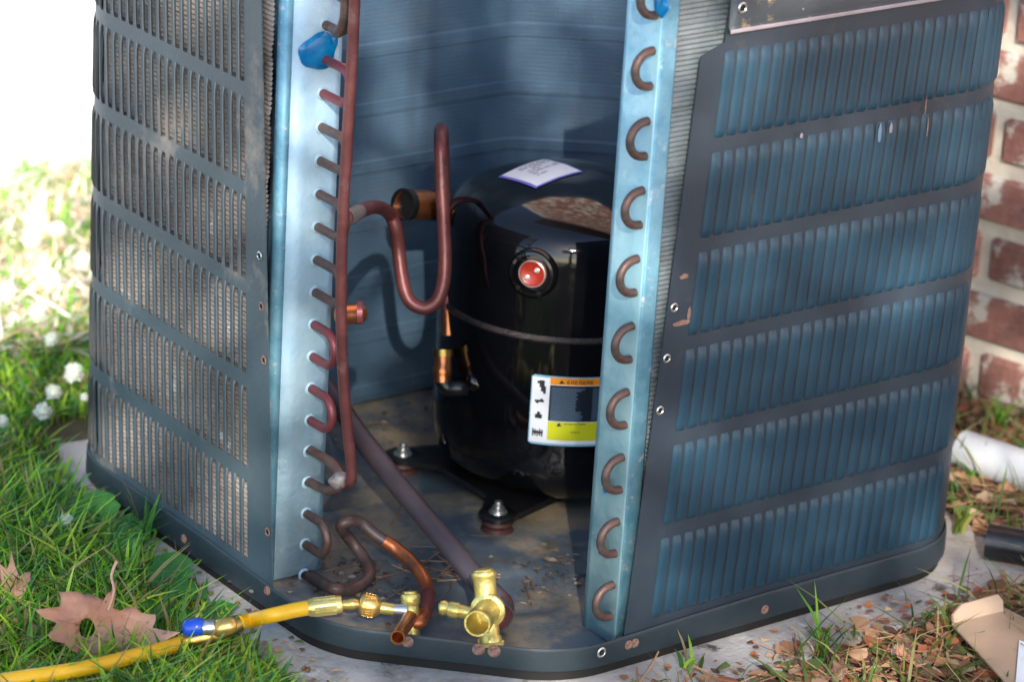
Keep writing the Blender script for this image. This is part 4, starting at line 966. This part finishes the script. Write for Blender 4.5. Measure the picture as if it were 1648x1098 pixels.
def tuft(pos, n, h, seed, label, tones=GT):
    r = random.Random(seed); B = blades(lambda q: (pos[0] + q.gauss(0, .05), pos[1] + q.gauss(0, .05), pos[2]), n, h * .6, h, .022, tones, seed, .45)
    tag(B.build('grass_tuft', M_blade, origin=pos, smooth=False), label, 'grass', 'single grass tufts by the pad')
tuft((4.343, -0.852, -0.300), 9, .75, 51, 'green grass tuft standing before the right bottom edge of the pan')
tuft((5.913, -0.807, -0.300), 5, .25, 52, 'tiny green tuft on the pad left of the cardboard flap')
tuft((3.014, -0.368, -0.300), 6, .35, 53, 'small green tuft at the pad edge below the right coil plate')
tuft((8.877, 1.740, -0.330), 8, .6, 54, 'grass blades standing in front of the white pipe end')
tuft((7.734, 0.738, -0.330), 14, .5, 55, 'yellow green tuft beside the rear corner of the pan', [(.22, .30, .05), (.16, .24, .04), (.3, .3, .08)])
tuft((10.240, 2.745, -0.330), 18, .55, 56, 'grass tuft at the foot of the brick wall')
tuft((-0.179, 4.836, -0.330), 12, .9, 57, 'tall grass blades rising beside the left pan corner')
tuft((-0.960, 3.898, -0.330), 14, 1.0, 58, 'tallest grass blades in front of the pad at left')
# flat stone at the left corner of the unit
st = MB(); q = (-0.254, 6.248, -0.270)
st.box(q[0] - .55, q[0] + .35, q[1] - .25, q[1] + .45, -.42, -.25, c=.05); st.v = [(x + R.uniform(-.04, .04), y + R.uniform(-.04, .04), z) for x, y, z in st.v]
tag(st.build('broken_slab', mat('pinkish_stone', (.50, .42, .35), (.60, .50, .42), .85, scale=20, bump=.8), smooth=False), 'pale pinkish broken slab in the grass at the left pan corner', 'slab')

# ================================================================ ADDED TREE OUT OF VIEW (crown shaped to block sun from the cabinet)
tr = thing('added_shade_tree', (-41, -58, GZ), 'added leafy tree out of view behind the camera, shaped to block the sun', 'tree')
rl = Vector((math.sin(SUN_AZ), -math.cos(SUN_AZ), 0)); al = Vector((math.cos(SUN_AZ), math.sin(SUN_AZ), 0)); vu = rl.cross(Vector(SUNV)) ; vu = vu if vu.z > 0 else -vu
rr_ = random.Random(99); B = MB(); V = B.v; F_ = B.f; T = B.tone
CAN = 11000
LMIN, VSPL = -3.95, 4.3
cnt = 0
while cnt < CAN:
    l = rr_.uniform(-11, 17); v_ = rr_.uniform(-9, 13.5); dpt = rr_.uniform(-82, -66)
    if l < LMIN + rr_.gauss(0, .12) and v_ > VSPL + rr_.gauss(0, .15): continue
    if l > 3 and math.hypot((l - 3) / 14, (v_ - 2) / 11.5) > 1 + rr_.uniform(-.1, .1): continue
    c = rl * l + vu * v_ + Vector(SUNV) * dpt
    s = rr_.uniform(.28, .5); q = Quaternion((rr_.gauss(0, 1), rr_.gauss(0, 1), rr_.gauss(0, 1), rr_.gauss(0, 1))).normalized()
    o = len(V)
    for p in ((-1, 0, 0), (-.2, -.55, .1), (1, 0, 0), (-.2, .55, .1)): V.append(tuple(c + q @ (Vector(p) * s)))
    F_.append((o, o + 1, o + 2, o + 3)); k = rr_.uniform(.7, 1.3); T += [(.05 * k, .11 * k, .025 * k)] * 4; cnt += 1
B.m = [0] * len(F_); o = B.build('shading_crown', M_canopy, tr, smooth=False)
b = MB(); b.tube([(-41, -58, GZ), (-41.5, -58.5, 14), (-40.5, -59, 28), (-40, -60, 40)], [2.2, 1.7, 1.3, .6], 16, 5); b.build('trunk', M_bark, tr)
for e in ((-44, -52, 44), (-32, -64, 42), (-48, -66, 46), (-36, -55, 50)):
    b = MB(); b.tube([(-41, -58.6, 24), ((-41 + e[0]) / 2, (-58.6 + e[1]) / 2, 36), e], [.7, .5, .2], 10, 4); b.build('limb', M_bark, tr)

for o in bpy.data.objects:
    if '_o' in o: del o['_o']
